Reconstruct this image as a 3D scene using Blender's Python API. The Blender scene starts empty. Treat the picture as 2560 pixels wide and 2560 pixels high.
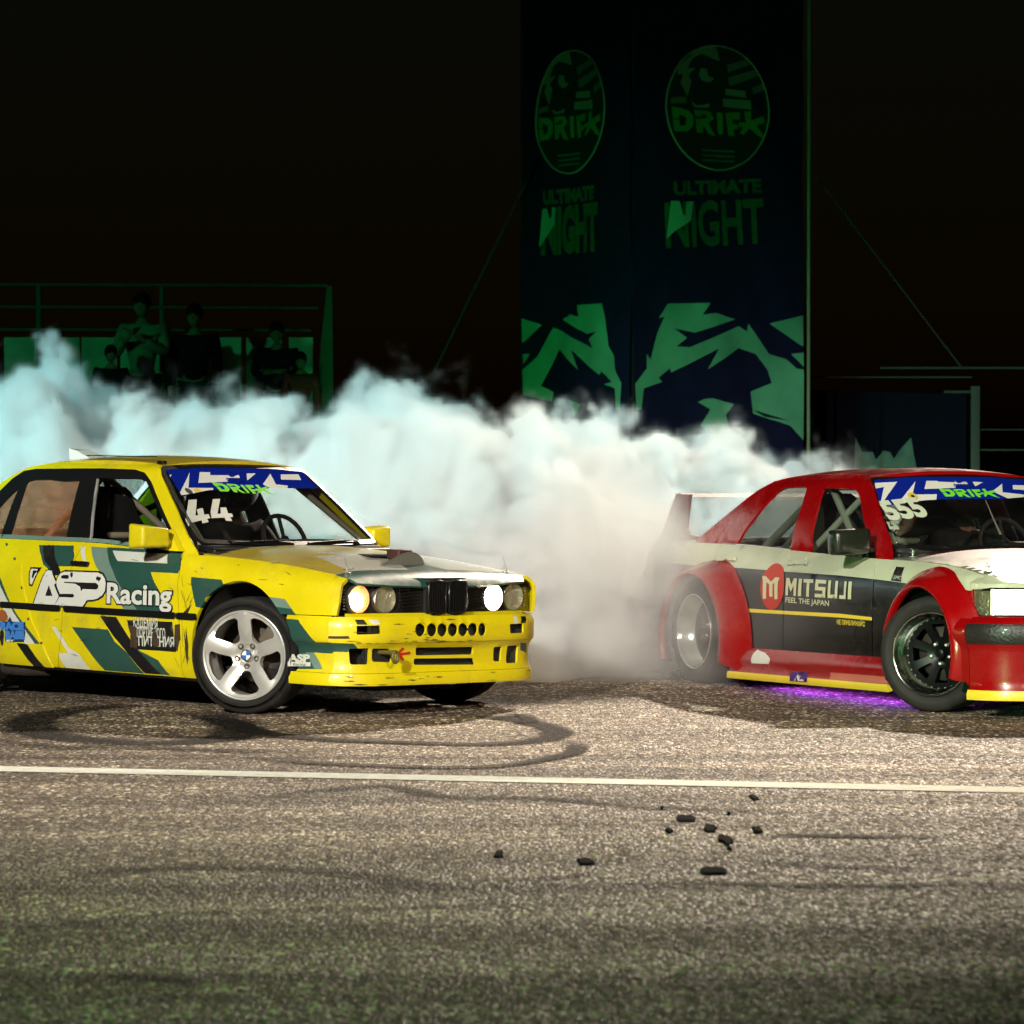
import bpy, bmesh, math, random
from math import sin, cos, pi, radians, sqrt, atan2, hypot
from mathutils import Vector, Matrix, Quaternion
from mathutils.geometry import delaunay_2d_cdt
import numpy as np
random.seed(7)
SC = bpy.context.scene
COL = SC.collection

# ------------------------------------------------------------------ camera
F_PX, CAM_H, HORIZON = 9100.0, 1.444, 1124.0
cam_d = bpy.data.cameras.new('camera'); cam = bpy.data.objects.new('camera', cam_d); COL.objects.link(cam)
cam_d.sensor_width = 36; cam_d.lens = 36 * F_PX / 2560
cam_d.clip_end = 2000
cam.location = (0, 0, CAM_H)
cam.rotation_euler = (pi / 2 - math.atan((1280 - HORIZON) / F_PX), 0, 0)
cam_d.dof.use_dof = True; cam_d.dof.focus_distance = 20.6; cam_d.dof.aperture_fstop = 6.3
SC.camera = cam

# ------------------------------------------------------------------ world, exposure
wd = bpy.data.worlds.new('World'); SC.world = wd; wd.use_nodes = True
nt = wd.node_tree; bg = nt.nodes['Background']
sky = nt.nodes.new('ShaderNodeTexSky'); sky.sky_type = 'NISHITA'; sky.sun_disc = False
sky.sun_elevation = radians(2); sky.sun_rotation = radians(160)
nt.links.new(sky.outputs[0], bg.inputs[0]); bg.inputs[1].default_value = 0.0012
SC.view_settings.view_transform = 'Standard'; SC.view_settings.look = 'None'
SC.view_settings.exposure = 0.0; SC.view_settings.gamma = 1.0
cy = SC.cycles
cy.use_denoising = True
try: cy.denoiser = 'OPENIMAGEDENOISE'
except Exception: pass
cy.max_bounces = 14; cy.volume_bounces = 9; cy.diffuse_bounces = 2; cy.glossy_bounces = 3
cy.transmission_bounces = 6; cy.transparent_max_bounces = 12
cy.volume_step_rate = 2.0; cy.volume_max_steps = 256
cy.use_adaptive_sampling = True; cy.adaptive_threshold = .05; cy.adaptive_min_samples = 12
cy.sample_clamp_indirect = 6; cy.caustics_reflective = False; cy.caustics_refractive = False

# ------------------------------------------------------------------ floodlights of the night event and one added fill lamp
def spot(name, loc, target, power, color, angle, blend=.6, radius=.25, aniso=None):
    l = bpy.data.lights.new(name, 'SPOT'); o = bpy.data.objects.new(name, l); COL.objects.link(o)
    l.energy = power; l.color = color; l.spot_size = radians(angle); l.spot_blend = blend; l.shadow_soft_size = radius
    o.location = loc
    o.rotation_euler = (Vector(target) - Vector(loc)).to_track_quat('-Z', 'Y').to_euler()
    return o
spot('floodlight_back', (9.5, 50, 17), (.6, 18.2, 0), 74000, (1.0, .83, .65), 13.8, 1.0, .35)
spot('front_fill_flood', (-7.5, -2, 8.5), (.0, 21.8, .2), 31000, (1.0, .96, .88), 24, .8, .4)
spot('front_fill_flood', (6.5, -3, 8.0), (.8, 21.6, .0), 13500, (1.0, .80, .62), 18, .9, .4)  # fill lamp added to brighten the smoke behind the yellow car
spot('stage_light_teal', (-12, 12, 6.5), (-2.6, 25, 2.2), 11000, (.28, .96, 1.0), 26, 1.0, .3)
spot('stage_light_teal', (11, 14, 7.5), (.8, 25, 2.3), 5200, (.36, .98, 1.0), 24, 1.0, .3)
spot('stage_light_green', (-16, 16, 7), (-5.4, 36.0, 2.2), 2800, (.02, 1.0, .30), 20, .8, .2)
spot('stage_light_green', (-1.5, 29, .8), (1.8, 38.0, 1.5), 900, (.02, 1.0, .22), 64, 1.0, .2)
spot('stage_light_green', (-2.5, 10, 1.6), (2.6, 20.4, .5), 1500, (.25, 1.0, .30), 12, .8, .2)
spot('stage_light_green', (-9, 5, 5), (-2.2, 10.2, 0), 1700, (.10, 1.0, .10), 46, 1.0, .2)


# ------------------------------------------------------------------ helpers
def N(nt, typ, **kw):
    n = nt.nodes.new(typ)
    for k, v in kw.items(): setattr(n, k, v)
    return n
MATS = {}
def mat(name, col, rough=.5, metal=0., coat=0., bump=0., bscale=40., var=0., vscale=6., emit=0., alpha=1., spec=.5, dirt=0.):
    if name in MATS: return MATS[name]
    m = bpy.data.materials.new(name); m.use_nodes = True; MATS[name] = m
    nt = m.node_tree; b = nt.nodes['Principled BSDF']
    b.inputs['Base Color'].default_value = (*col, 1); b.inputs['Roughness'].default_value = rough
    b.inputs['Metallic'].default_value = metal; b.inputs['Coat Weight'].default_value = coat
    b.inputs['Coat Roughness'].default_value = .28 if name in ('yellow_hood_paint', 'green_hood_film', 'grey_hood_film', 'white_hood_film_glare', 'roof_paint') else .07; b.inputs['Specular IOR Level'].default_value = spec
    if emit:
        b.inputs['Emission Color'].default_value = (*col, 1); b.inputs['Emission Strength'].default_value = emit
    if alpha < 1: b.inputs['Alpha'].default_value = alpha
    tc = N(nt, 'ShaderNodeTexCoord')
    if var or dirt:
        n1 = N(nt, 'ShaderNodeTexNoise'); n1.inputs['Scale'].default_value = vscale; n1.inputs['Detail'].default_value = 6
        nt.links.new(tc.outputs['Object'], n1.inputs['Vector'])
        mr = N(nt, 'ShaderNodeMapRange'); mr.inputs[1].default_value = .3; mr.inputs[2].default_value = .7
        mr.inputs[3].default_value = 1 - var; mr.inputs[4].default_value = 1 + var * .5
        nt.links.new(n1.outputs[0], mr.inputs[0])
        mx = N(nt, 'ShaderNodeMix', data_type='RGBA', blend_type='MULTIPLY'); mx.inputs[0].default_value = 1
        mx.inputs[6].default_value = (*col, 1); nt.links.new(mr.outputs[0], mx.inputs[7])
        out = mx.outputs[2]
        if dirt:
            n2 = N(nt, 'ShaderNodeTexNoise'); n2.inputs['Scale'].default_value = 3.5; n2.inputs['Detail'].default_value = 9
            n2.inputs['Roughness'].default_value = .72
            nt.links.new(tc.outputs['Object'], n2.inputs['Vector'])
            r2 = N(nt, 'ShaderNodeMapRange'); r2.inputs[1].default_value = .52; r2.inputs[2].default_value = .75; r2.inputs[4].default_value = dirt
            nt.links.new(n2.outputs[0], r2.inputs[0])
            m2 = N(nt, 'ShaderNodeMix', data_type='RGBA'); m2.inputs[7].default_value = (.10, .08, .05, 1)
            nt.links.new(r2.outputs[0], m2.inputs[0]); nt.links.new(out, m2.inputs[6]); out = m2.outputs[2]
            ra = N(nt, 'ShaderNodeMapRange'); ra.inputs[1].default_value = .35; ra.inputs[2].default_value = .75
            ra.inputs[3].default_value = rough; ra.inputs[4].default_value = min(1, rough + .25)
            nt.links.new(n2.outputs[0], ra.inputs[0]); nt.links.new(ra.outputs[0], b.inputs['Roughness'])
        nt.links.new(out, b.inputs['Base Color'])
    if bump:
        n3 = N(nt, 'ShaderNodeTexNoise'); n3.inputs['Scale'].default_value = bscale; n3.inputs['Detail'].default_value = 3
        nt.links.new(tc.outputs['Object'], n3.inputs['Vector'])
        bp = N(nt, 'ShaderNodeBump'); bp.inputs['Strength'].default_value = bump; bp.inputs['Distance'].default_value = .01
        nt.links.new(n3.outputs[0], bp.inputs['Height']); nt.links.new(bp.outputs[0], b.inputs['Normal'])
    return m

def glass(name, tint, refl=1.0, rough=.03, film=0.0, fcol=(.5, .5, .5)):
    """thin sheet glass or plastic: tinted see-through plus a real surface reflection; film = share of dirt on it"""
    if name in MATS: return MATS[name]
    m = bpy.data.materials.new(name); m.use_nodes = True; MATS[name] = m
    nt = m.node_tree; nt.nodes.clear()
    o = N(nt, 'ShaderNodeOutputMaterial'); t = N(nt, 'ShaderNodeBsdfTransparent'); t.inputs[0].default_value = (*tint, 1)
    g = N(nt, 'ShaderNodeBsdfGlossy'); g.inputs['Roughness'].default_value = rough
    fr = N(nt, 'ShaderNodeFresnel'); fr.inputs[0].default_value = 1.45
    mu = N(nt, 'ShaderNodeMath', operation='MULTIPLY'); mu.inputs[1].default_value = refl
    nt.links.new(fr.outputs[0], mu.inputs[0])
    mx = N(nt, 'ShaderNodeMixShader'); nt.links.new(mu.outputs[0], mx.inputs[0]); nt.links.new(t.outputs[0], mx.inputs[1]); nt.links.new(g.outputs[0], mx.inputs[2])
    last = mx
    if film:
        d = N(nt, 'ShaderNodeBsdfDiffuse'); d.inputs[0].default_value = (*fcol, 1)
        nz = N(nt, 'ShaderNodeTexNoise'); nz.inputs['Scale'].default_value = 5; nz.inputs['Detail'].default_value = 8
        mr = N(nt, 'ShaderNodeMapRange'); mr.inputs[1].default_value = .35; mr.inputs[2].default_value = .75; mr.inputs[3].default_value = film * .5; mr.inputs[4].default_value = film * 1.6
        nt.links.new(nz.outputs[0], mr.inputs[0])
        m2 = N(nt, 'ShaderNodeMixShader'); nt.links.new(mr.outputs[0], m2.inputs[0]); nt.links.new(mx.outputs[0], m2.inputs[1]); nt.links.new(d.outputs[0], m2.inputs[2])
        last = m2
    nt.links.new(last.outputs[0], o.inputs[0])
    return m

def link(name, me, m=None, parent=None, smooth=False):
    o = bpy.data.objects.new(name, me); COL.objects.link(o)
    if m is not None:
        for mm in (m if isinstance(m, (list, tuple)) else [m]): me.materials.append(mm)
    if smooth:
        me.polygons.foreach_set('use_smooth', [True] * len(me.polygons))
    if parent is not None: o.parent = parent
    return o
def tag(o, label=None, cat=None, group=None, kind=None):
    if label: o['label'] = label
    if cat: o['category'] = cat
    if group: o['group'] = group
    if kind: o['kind'] = kind
    return o
def empty(name, loc=(0, 0, 0), rz=0):
    o = bpy.data.objects.new(name, None); COL.objects.link(o); o.empty_display_size = .2
    o.location = loc; o.rotation_euler = (0, 0, rz); return o
def mesh(name, vs, fs, m=None, parent=None, smooth=False):
    me = bpy.data.meshes.new(name); me.from_pydata([tuple(v) for v in vs], [], fs); me.update()
    return link(name, me, m, parent, smooth)

class MB:
    """collects simple solids for ONE mesh"""
    def __init__(s): s.v = []; s.f = []; s.sm = []
    def add(s, vs, fs, sm=False):
        k = len(s.v); s.v += [tuple(v) for v in vs]; s.f += [tuple(i + k for i in f) for f in fs]; s.sm += [sm] * len(fs); return s
    def box(s, c, d, R=None, bev=0.0):
        dx, dy, dz = [a / 2 for a in d]
        if bev:
            bm = bmesh.new(); bmesh.ops.create_cube(bm, size=1)
            for v in bm.verts: v.co = Vector((v.co.x * d[0], v.co.y * d[1], v.co.z * d[2]))
            bmesh.ops.bevel(bm, geom=list(bm.edges), offset=bev, segments=2, affect='EDGES', profile=.6)
            bm.verts.index_update(); vs = [v.co.copy() for v in bm.verts]; fs = [[v.index for v in f.verts] for f in bm.faces]; bm.free()
        else:
            vs = [Vector((x * dx, y * dy, z * dz)) for x in (-1, 1) for y in (-1, 1) for z in (-1, 1)]
            fs = [(0, 1, 3, 2), (4, 6, 7, 5), (0, 4, 5, 1), (2, 3, 7, 6), (0, 2, 6, 4), (1, 5, 7, 3)]
        if R is not None: vs = [R @ v for v in vs]
        return s.add([v + Vector(c) for v in vs], fs, bool(bev))
    def tube(s, pts, r, n=10, cap=True, closed=False):
        pts = [Vector(p) for p in pts]; rs = r if isinstance(r, (list, tuple)) else [r] * len(pts)
        t0 = (pts[1] - pts[0]).normalized(); up = Vector((0, 0, 1)) if abs(t0.z) < .9 else Vector((1, 0, 0))
        a = t0.cross(up).normalized(); vs = []; L = len(pts)
        for i, p in enumerate(pts):
            if closed: t = (pts[(i + 1) % L] - pts[i - 1]).normalized()
            else: t = (pts[min(i + 1, L - 1)] - pts[max(i - 1, 0)]).normalized()
            a = (a - t * a.dot(t)).normalized(); b = t.cross(a)
            vs += [p + (a * cos(2 * pi * k / n) + b * sin(2 * pi * k / n)) * rs[i] for k in range(n)]
        fs = []
        for i in range(L if closed else L - 1):
            j = (i + 1) % L
            fs += [(i * n + k, i * n + (k + 1) % n, j * n + (k + 1) % n, j * n + k) for k in range(n)]
        s.add(vs, fs, True)
        if cap and not closed:
            s.add(vs[:n], [tuple(range(n))[::-1]]); s.add(vs[-n:], [tuple(range(n))])
        return s
    def lathe(s, prof, M, n=48, arc=None):
        """prof: list of (axial, radius) about local Y axis; M matrix"""
        vs = []; fs = []; L = len(prof)
        for k in range(n):
            a = 2 * pi * k / n
            vs += [M @ Vector((r * cos(a), y, r * sin(a))) for y, r in prof]
        for k in range(n):
            j = (k + 1) % n
            fs += [(k * L + i, k * L + i + 1, j * L + i + 1, j * L + i) for i in range(L - 1)]
        return s.add(vs, fs, True)
    def ball(s, c, r, n=12, sq=(1, 1, 1), R=None):
        vs = []; fs = []; m = n // 2
        for i in range(m + 1):
            th = pi * i / m
            for k in range(n):
                v = Vector((sin(th) * cos(2 * pi * k / n) * sq[0], sin(th) * sin(2 * pi * k / n) * sq[1], cos(th) * sq[2])) * r
                if R is not None: v = R @ v
                vs.append(v + Vector(c))
        for i in range(m):
            fs += [(i * n + k, (i + 1) * n + k, (i + 1) * n + (k + 1) % n, i * n + (k + 1) % n) for k in range(n)]
        return s.add(vs, fs, True)
    def build(s, name, m=None, parent=None, sharp=35):
        me = bpy.data.meshes.new(name); me.from_pydata(s.v, [], s.f); me.update()
        me.polygons.foreach_set('use_smooth', s.sm)
        o = link(name, me, m, parent)
        return o

def lerp(a, b, t): return a + (b - a) * t
def tab(T, x):
    """piecewise smooth lookup of rising table [(x, value)]"""
    if x <= T[0][0]: return T[0][1]
    for (a, va), (b, vb) in zip(T, T[1:]):
        if x <= b:
            return va + (vb - va) * (x - a) / (b - a)
    return T[-1][1]
def stab(T, x):
    """monotone cubic lookup"""
    n = len(T)
    if x <= T[0][0]: return T[0][1]
    if x >= T[-1][0]: return T[-1][1]
    i = 0
    while x > T[i + 1][0]: i += 1
    def slope(k):
        return (T[k + 1][1] - T[k][1]) / (T[k + 1][0] - T[k][0])
    def tan(k):
        if k == 0: return slope(0)
        if k == n - 1: return slope(n - 2)
        a, b = slope(k - 1), slope(k)
        return 0 if a * b <= 0 else 2 * a * b / (a + b)
    h = T[i + 1][0] - T[i][0]; t = (x - T[i][0]) / h
    a, b = T[i][1], T[i + 1][1]; ma, mb = tan(i) * h, tan(i + 1) * h
    return a * (1 + 2 * t) * (1 - t) ** 2 + ma * t * (1 - t) ** 2 + b * t * t * (3 - 2 * t) + mb * t * t * (t - 1)

def inpoly(P, poly):
    """vectorised point in polygon"""
    P = np.asarray(P); x, y = P[:, 0], P[:, 1]; r = np.zeros(len(P), bool)
    n = len(poly)
    for i in range(n):
        x1, y1 = poly[i]; x2, y2 = poly[(i + 1) % n]
        if y1 == y2: continue
        c = ((y1 > y) != (y2 > y)) & (x < (x2 - x1) * (y - y1) / (y2 - y1) + x1)
        r ^= c
    return r
def resample(poly, res, closed=True):
    out = []; n = len(poly)
    for i in range(n if closed else n - 1):
        a = poly[i]; b = poly[(i + 1) % n]; d = hypot(b[0] - a[0], b[1] - a[1]); k = max(1, int(math.ceil(d / res)))
        out += [(lerp(a[0], b[0], j / k), lerp(a[1], b[1], j / k)) for j in range(k)]
    if not closed: out.append(tuple(poly[-1]))
    return out
def rounded(poly, r, n=4):
    """polygon with rounded corners"""
    out = []; L = len(poly)
    for i in range(L):
        p0 = Vector(poly[i - 1]); p = Vector(poly[i]); p1 = Vector(poly[(i + 1) % L])
        a = p0 - p; b = p1 - p; d = min(r, a.length * .45, b.length * .45)
        A = p + a.normalized() * d; B = p + b.normalized() * d
        for k in range(n + 1):
            t = k / n; q = A * (1 - t) ** 2 + p * 2 * t * (1 - t) + B * t * t; out.append((q.x, q.y))
    return out
def ell(cx, cy, rx, ry=None, n=24, a0=0, a1=360):
    ry = rx if ry is None else ry
    full = abs(a1 - a0) >= 360
    return [(cx + rx * cos(radians(a0 + (a1 - a0) * k / (n if full else n - 1))), cy + ry * sin(radians(a0 + (a1 - a0) * k / (n if full else n - 1)))) for k in range(n)]
def offset_poly(poly, d):
    area = sum(poly[i - 1][0] * poly[i][1] - poly[i][0] * poly[i - 1][1] for i in range(len(poly)))
    s = 1 if area > 0 else -1; out = []; L = len(poly)
    for i in range(L):
        p0 = Vector(poly[i - 1]); p = Vector(poly[i]); p1 = Vector(poly[(i + 1) % L])
        e0 = (p - p0).normalized(); e1 = (p1 - p).normalized()
        n0 = Vector((e0.y, -e0.x)) * s; n1 = Vector((e1.y, -e1.x)) * s
        m = (n0 + n1); 
        if m.length < 1e-6: m = n0
        m.normalize(); k = d / max(.45, m.dot(n0)); out.append((p.x + m.x * k, p.y + m.y * k))
    return out

def patch(name, poly, fn, mats, parent=None, res=.04, holes=(), prints=(), hem=.012, out=None, smooth=True, off=0.0):
    """constrained-Delaunay sheet over a 2D outline, lifted to 3D by fn(u,v); prints = [(outline, material index)];
    hem = folded edge depth; out = vector roughly pointing outwards"""
    poly = resample(poly, res); hs = [resample(h, res) for h in holes]
    pts = []; edges = []
    def loop(lp):
        k = len(pts); pts.extend(lp); edges.extend([(k + i, k + (i + 1) % len(lp)) for i in range(len(lp))])
    loop(poly)
    for h in hs: loop(h)
    pr = [(p, i) for p, i in prints]
    for p, i in pr: loop(resample(p, res))
    P = np.array(poly); lo = P.min(0); hi = P.max(0)
    gx = np.arange(lo[0] + res * .5, hi[0], res); gy = np.arange(lo[1] + res * .5, hi[1], res)
    if len(gx) and len(gy):
        G = np.array([(x + (res * .5 if j % 2 else 0), y) for j, y in enumerate(gy) for x in gx])
        k = inpoly(G, poly)
        for h in hs: k &= ~inpoly(G, h)
        G = G[k]
        if len(G):
            B = np.array(pts); keep = np.ones(len(G), bool)
            for c in range(0, len(G), 2000):
                d = ((G[c:c + 2000, None, :] - B[None]) ** 2).sum(2).min(1); keep[c:c + 2000] = d > (res * .45) ** 2
            pts.extend([tuple(g) for g in G[keep]])
    vs, es, fs, _, _, _ = delaunay_2d_cdt([Vector(p) for p in pts], edges, [], 0, 1e-6)
    if not fs: return None
    C = np.array([[sum(vs[i].x for i in f) / len(f), sum(vs[i].y for i in f) / len(f)] for f in fs])
    k = inpoly(C, poly)
    for h in hs: k &= ~inpoly(C, h)
    mi = np.zeros(len(fs), int)
    for p, i in pr: mi[inpoly(C, p)] = i
    F = [tuple(f) for f, kk in zip(fs, k) if kk]; MI = [int(a) for a, kk in zip(mi, k) if kk]
    V = [Vector(fn(v.x, v.y)) for v in vs]
    used = sorted({i for f in F for i in f}); re = {i: j for j, i in enumerate(used)}
    V = [V[i] for i in used]; F = [tuple(re[i] for i in f) for f in F]
    # orientation
    if out is not None:
        s = Vector((0, 0, 0)); o3 = out
        for f in F: s += (V[f[1]] - V[f[0]]).cross(V[f[2]] - V[f[0]])
        if s.dot(Vector(o3)) < 0: F = [f[::-1] for f in F]
    nr = [Vector((0, 0, 0)) for _ in V]; ec = {}
    for f in F:
        n_ = (V[f[1]] - V[f[0]]).cross(V[f[2]] - V[f[0]])
        for i in f: nr[i] += n_
        for a, b in zip(f, f[1:] + f[:1]): ec[(a, b)] = 1
    nr = [n_.normalized() for n_ in nr]
    if off: V = [v + n_ * off for v, n_ in zip(V, nr)]
    sm = [smooth] * len(F)
    if hem:
        bd = [(a, b) for (a, b) in ec if (b, a) not in ec]
        ids = sorted({i for e in bd for i in e}); m1 = {}; m2 = {}
        for i in ids:
            m1[i] = len(V); V.append(V[i].copy()); m2[i] = len(V); V.append(V[i] - nr[i] * hem)
        mats_f = {}
        for f, q in zip(F, MI):
            for a, b in zip(f, f[1:] + f[:1]): mats_f[(a, b)] = q
        for a, b in bd:
            F.append((m1[b], m1[a], m2[a], m2[b])); MI.append(mats_f[(a, b)]); sm.append(False)
    me = bpy.data.meshes.new(name); me.from_pydata([tuple(v) for v in V], [], F); me.update()
    o = link(name, me, mats, parent)
    me.polygons.foreach_set('material_index', MI); me.polygons.foreach_set('use_smooth', sm)
    return o

_tx = {}
def text_shape(s, shear=0., bold=0.):
    """flat triangles of a text of cap height ~1 starting at x=0: (verts, faces, width)"""
    key = (s, shear, bold)
    if key in _tx: return _tx[key]
    cu = bpy.data.curves.new('lettering', 'FONT'); cu.body = s; cu.size = 1.0; cu.shear = shear; cu.offset = bold; cu.resolution_u = 3
    o = bpy.data.objects.new('lettering', cu); COL.objects.link(o)
    dg = bpy.context.evaluated_depsgraph_get(); ev = o.evaluated_get(dg); me = ev.to_mesh()
    vs = [v.co.copy() for v in me.vertices]; fs = [tuple(p.vertices) for p in me.polygons]
    ev.to_mesh_clear(); bpy.data.objects.remove(o); bpy.data.curves.remove(cu)
    x0 = min(v.x for v in vs); x1 = max(v.x for v in vs)
    _tx[key] = ([(v.x - x0, v.y) for v in vs], fs, x1 - x0); return _tx[key]
def lettering(name, s, fn, p0, p1, h, m, parent, off=.003, shear=0., bold=0., out=(0, -1, 0), flip=False, squeeze=None):
    """text printed on surface fn from point p0 to p1 (2D surface coords), letter height h (cap height)"""
    vs, fs, w = text_shape(s, shear, bold)
    a = Vector(p0); b = Vector(p1); ex = (b - a) / w; ey = Vector((-(b - a).y, (b - a).x)).normalized() * (h / .70)
    if flip: ey = -ey
    e = 1e-3; V = []
    for x, y in vs:
        q = a + ex * x + ey * y; P = Vector(fn(q.x, q.y))
        n_ = (Vector(fn(q.x + e, q.y)) - P).cross(Vector(fn(q.x, q.y + e)) - P).normalized()
        if n_.dot(Vector(out)) < 0: n_ = -n_
        V.append(P + n_ * off)
    return mesh(name, V, fs, m, parent)
def pose_mat(q):
    X, Y, a, pit, rol, z0 = q
    ca, sa = cos(a), sin(a); cp, sp = cos(pit), sin(pit); cr, sr = cos(rol), sin(rol)
    R = Matrix(((ca, -sa, 0), (sa, ca, 0), (0, 0, 1))) @ Matrix(((1, 0, 0), (0, cr, -sr), (0, sr, cr))) @ Matrix(((cp, 0, -sp), (0, 1, 0), (sp, 0, cp)))
    return Matrix.Translation((X, Y, z0)) @ R.to_4x4()

# ------------------------------------------------------------------ ground
def ground_mat():
    m = bpy.data.materials.new('asphalt'); m.use_nodes = True; nt = m.node_tree; b = nt.nodes['Principled BSDF']; L = nt.links.new
    tc = N(nt, 'ShaderNodeTexCoord')
    def noise(sc, det, ro=.5, vec=None):
        n = N(nt, 'ShaderNodeTexNoise'); n.inputs['Scale'].default_value = sc; n.inputs['Detail'].default_value = det; n.inputs['Roughness'].default_value = ro
        L(vec or tc.outputs['Object'], n.inputs['Vector']); return n
    def rng(src, a, b_, c, d):
        r = N(nt, 'ShaderNodeMapRange'); r.inputs[1].default_value = a; r.inputs[2].default_value = b_; r.inputs[3].default_value = c; r.inputs[4].default_value = d
        L(src, r.inputs[0]); return r.outputs[0]
    vor = N(nt, 'ShaderNodeTexVoronoi'); vor.inputs['Scale'].default_value = 70; mv = N(nt, 'ShaderNodeMapping'); mv.inputs['Scale'].default_value = (1, .42, 1); L(tc.outputs['Object'], mv.inputs[0]); L(mv.outputs[0], vor.inputs['Vector'])
    sep = N(nt, 'ShaderNodeSeparateColor'); L(vor.outputs['Color'], sep.inputs[0])
    stone = rng(sep.outputs[0], 0, 1, 0, 1)              # brightness of each stone; the palest paint in glints of reflected light
    cr = N(nt, 'ShaderNodeValToRGB'); L(stone, cr.inputs[0])
    e = cr.color_ramp.elements; e[0].color = (.042, .028, .016, 1); e[1].color = (.95, .83, .64, 1); e[1].position = 1
    x = cr.color_ramp.elements.new(.55); x.color = (.135, .093, .056, 1); x = cr.color_ramp.elements.new(.86); x.color = (.34, .255, .165, 1)
    big = noise(.35, 4); big_r = rng(big.outputs[0], .35, .65, .62, 1.35)
    mp = N(nt, 'ShaderNodeMapping'); mp.inputs['Scale'].default_value = (.25, 4.2, 1); mp.inputs['Rotation'].default_value = (0, 0, .05); L(tc.outputs['Object'], mp.inputs[0])
    st = noise(1.0, 7, .65, mp.outputs[0]); st_r = rng(st.outputs[0], .40, .60, .55, 1.3)   # tyre wear streaks running along the track
    mu = N(nt, 'ShaderNodeMath', operation='MULTIPLY'); L(big_r, mu.inputs[0]); L(st_r, mu.inputs[1])
    mid = noise(9, 5, .6); mid_r = rng(mid.outputs[0], .3, .7, .6, 1.35)
    mu2 = N(nt, 'ShaderNodeMath', operation='MULTIPLY'); L(mu.outputs[0], mu2.inputs[0]); L(mid_r, mu2.inputs[1])
    mx = N(nt, 'ShaderNodeMix', data_type='RGBA', blend_type='MULTIPLY'); mx.inputs[0].default_value = 1; L(cr.outputs[0], mx.inputs[6]); L(mu2.outputs[0], mx.inputs[7])
    L(mx.outputs[2], b.inputs['Base Color'])
    L(rng(sep.outputs[1], 0, 1, .55, .95), b.inputs['Roughness']); b.inputs['Specular IOR Level'].default_value = .45
    bp = N(nt, 'ShaderNodeBump'); bp.inputs['Strength'].default_value = 1; bp.inputs['Distance'].default_value = .006
    inv = rng(vor.outputs['Distance'], 0, .8, 1, 0)
    ad = N(nt, 'ShaderNodeMath', operation='ADD'); L(inv, ad.inputs[0]); L(rng(sep.outputs[2], 0, 1, 0, 1.2), ad.inputs[1])
    L(ad.outputs[0], bp.inputs['Height']); L(bp.outputs[0], b.inputs['Normal'])
    return m
g = mesh('ground', [(-400, -60, 0), (400, -60, 0), (400, 900, 0), (-400, 900, 0)], [(0, 1, 2, 3)], ground_mat()); tag(g, kind='structure')
def film_mat(name, col, lo, hi, scale=9, rough=.6, stretch=(1, 1, 1), edge=False):
    """thin worn layer lying on the asphalt: covers it only in part"""
    m = bpy.data.materials.new(name); m.use_nodes = True; nt = m.node_tree; b = nt.nodes['Principled BSDF']; L = nt.links.new
    b.inputs['Base Color'].default_value = (*col, 1); b.inputs['Roughness'].default_value = rough; b.inputs['Specular IOR Level'].default_value = .2
    tc = N(nt, 'ShaderNodeTexCoord'); mp = N(nt, 'ShaderNodeMapping'); mp.inputs['Scale'].default_value = stretch; L(tc.outputs['Object'], mp.inputs[0])
    n = N(nt, 'ShaderNodeTexNoise'); n.inputs['Scale'].default_value = scale; n.inputs['Detail'].default_value = 8; n.inputs['Roughness'].default_value = .7; L(mp.outputs[0], n.inputs['Vector'])
    r = N(nt, 'ShaderNodeMapRange'); r.inputs[1].default_value = .35; r.inputs[2].default_value = .62; r.inputs[3].default_value = lo; r.inputs[4].default_value = hi; L(n.outputs[0], r.inputs[0])
    if edge:
        at = N(nt, 'ShaderNodeAttribute'); at.attribute_name = 'wear'; mu = N(nt, 'ShaderNodeMath', operation='MULTIPLY'); L(at.outputs['Fac'], mu.inputs[0]); L(r.outputs[0], mu.inputs[1]); L(mu.outputs[0], b.inputs['Alpha'])
    else: L(r.outputs[0], b.inputs['Alpha'])
    return m
line = mesh('painted_line', [(-7.9, 17.56, .004), (9.0, 13.70, .004), (9.0, 13.95, .004), (-7.9, 17.82, .004)], [(0, 1, 2, 3)], film_mat('road_paint', (.92, .93, .80), .72, 1.0, 14, .7)); tag(line, kind='structure')

def skid(path, w, strength=1.0, z=.006):
    """tyre mark: strip along a path whose edges fade out (per-vertex wear attribute)"""
    P = [Vector((x, y, 0)) for x, y in path]
    Q = []                                         # Catmull-Rom
    for i in range(len(P) - 1):
        p0, p1, p2, p3 = P[max(i - 1, 0)], P[i], P[i + 1], P[min(i + 2, len(P) - 1)]
        for k in range(8):
            t = k / 8; Q.append(.5 * ((2 * p1) + (p2 - p0) * t + (2 * p0 - 5 * p1 + 4 * p2 - p3) * t * t + (3 * p1 - p0 - 3 * p2 + p3) * t ** 3))
    Q.append(P[-1]); V = []; Fc = []; Wt = []; n = len(Q)
    for i, q in enumerate(Q):
        t = (Q[min(i + 1, n - 1)] - Q[max(i - 1, 0)]).normalized(); s = Vector((-t.y, t.x, 0))
        e = min(1, i / 6, (n - 1 - i) / 6)
        for k, f in ((-.5, 0), (-.28, 1), (.28, 1), (.5, 0)):
            V.append((q.x + s.x * w * k, q.y + s.y * w * k, z)); Wt.append(f * e * strength)
    for i in range(n - 1):
        for k in range(3): Fc.append((i * 4 + k, i * 4 + k + 1, i * 4 + k + 5, i * 4 + k + 4))
    o = mesh('tyre_mark', V, Fc, SKID); at = o.data.attributes.new('wear', 'FLOAT', 'POINT'); at.data.foreach_set('value', Wt)
    tag(o, kind='structure'); return o
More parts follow.
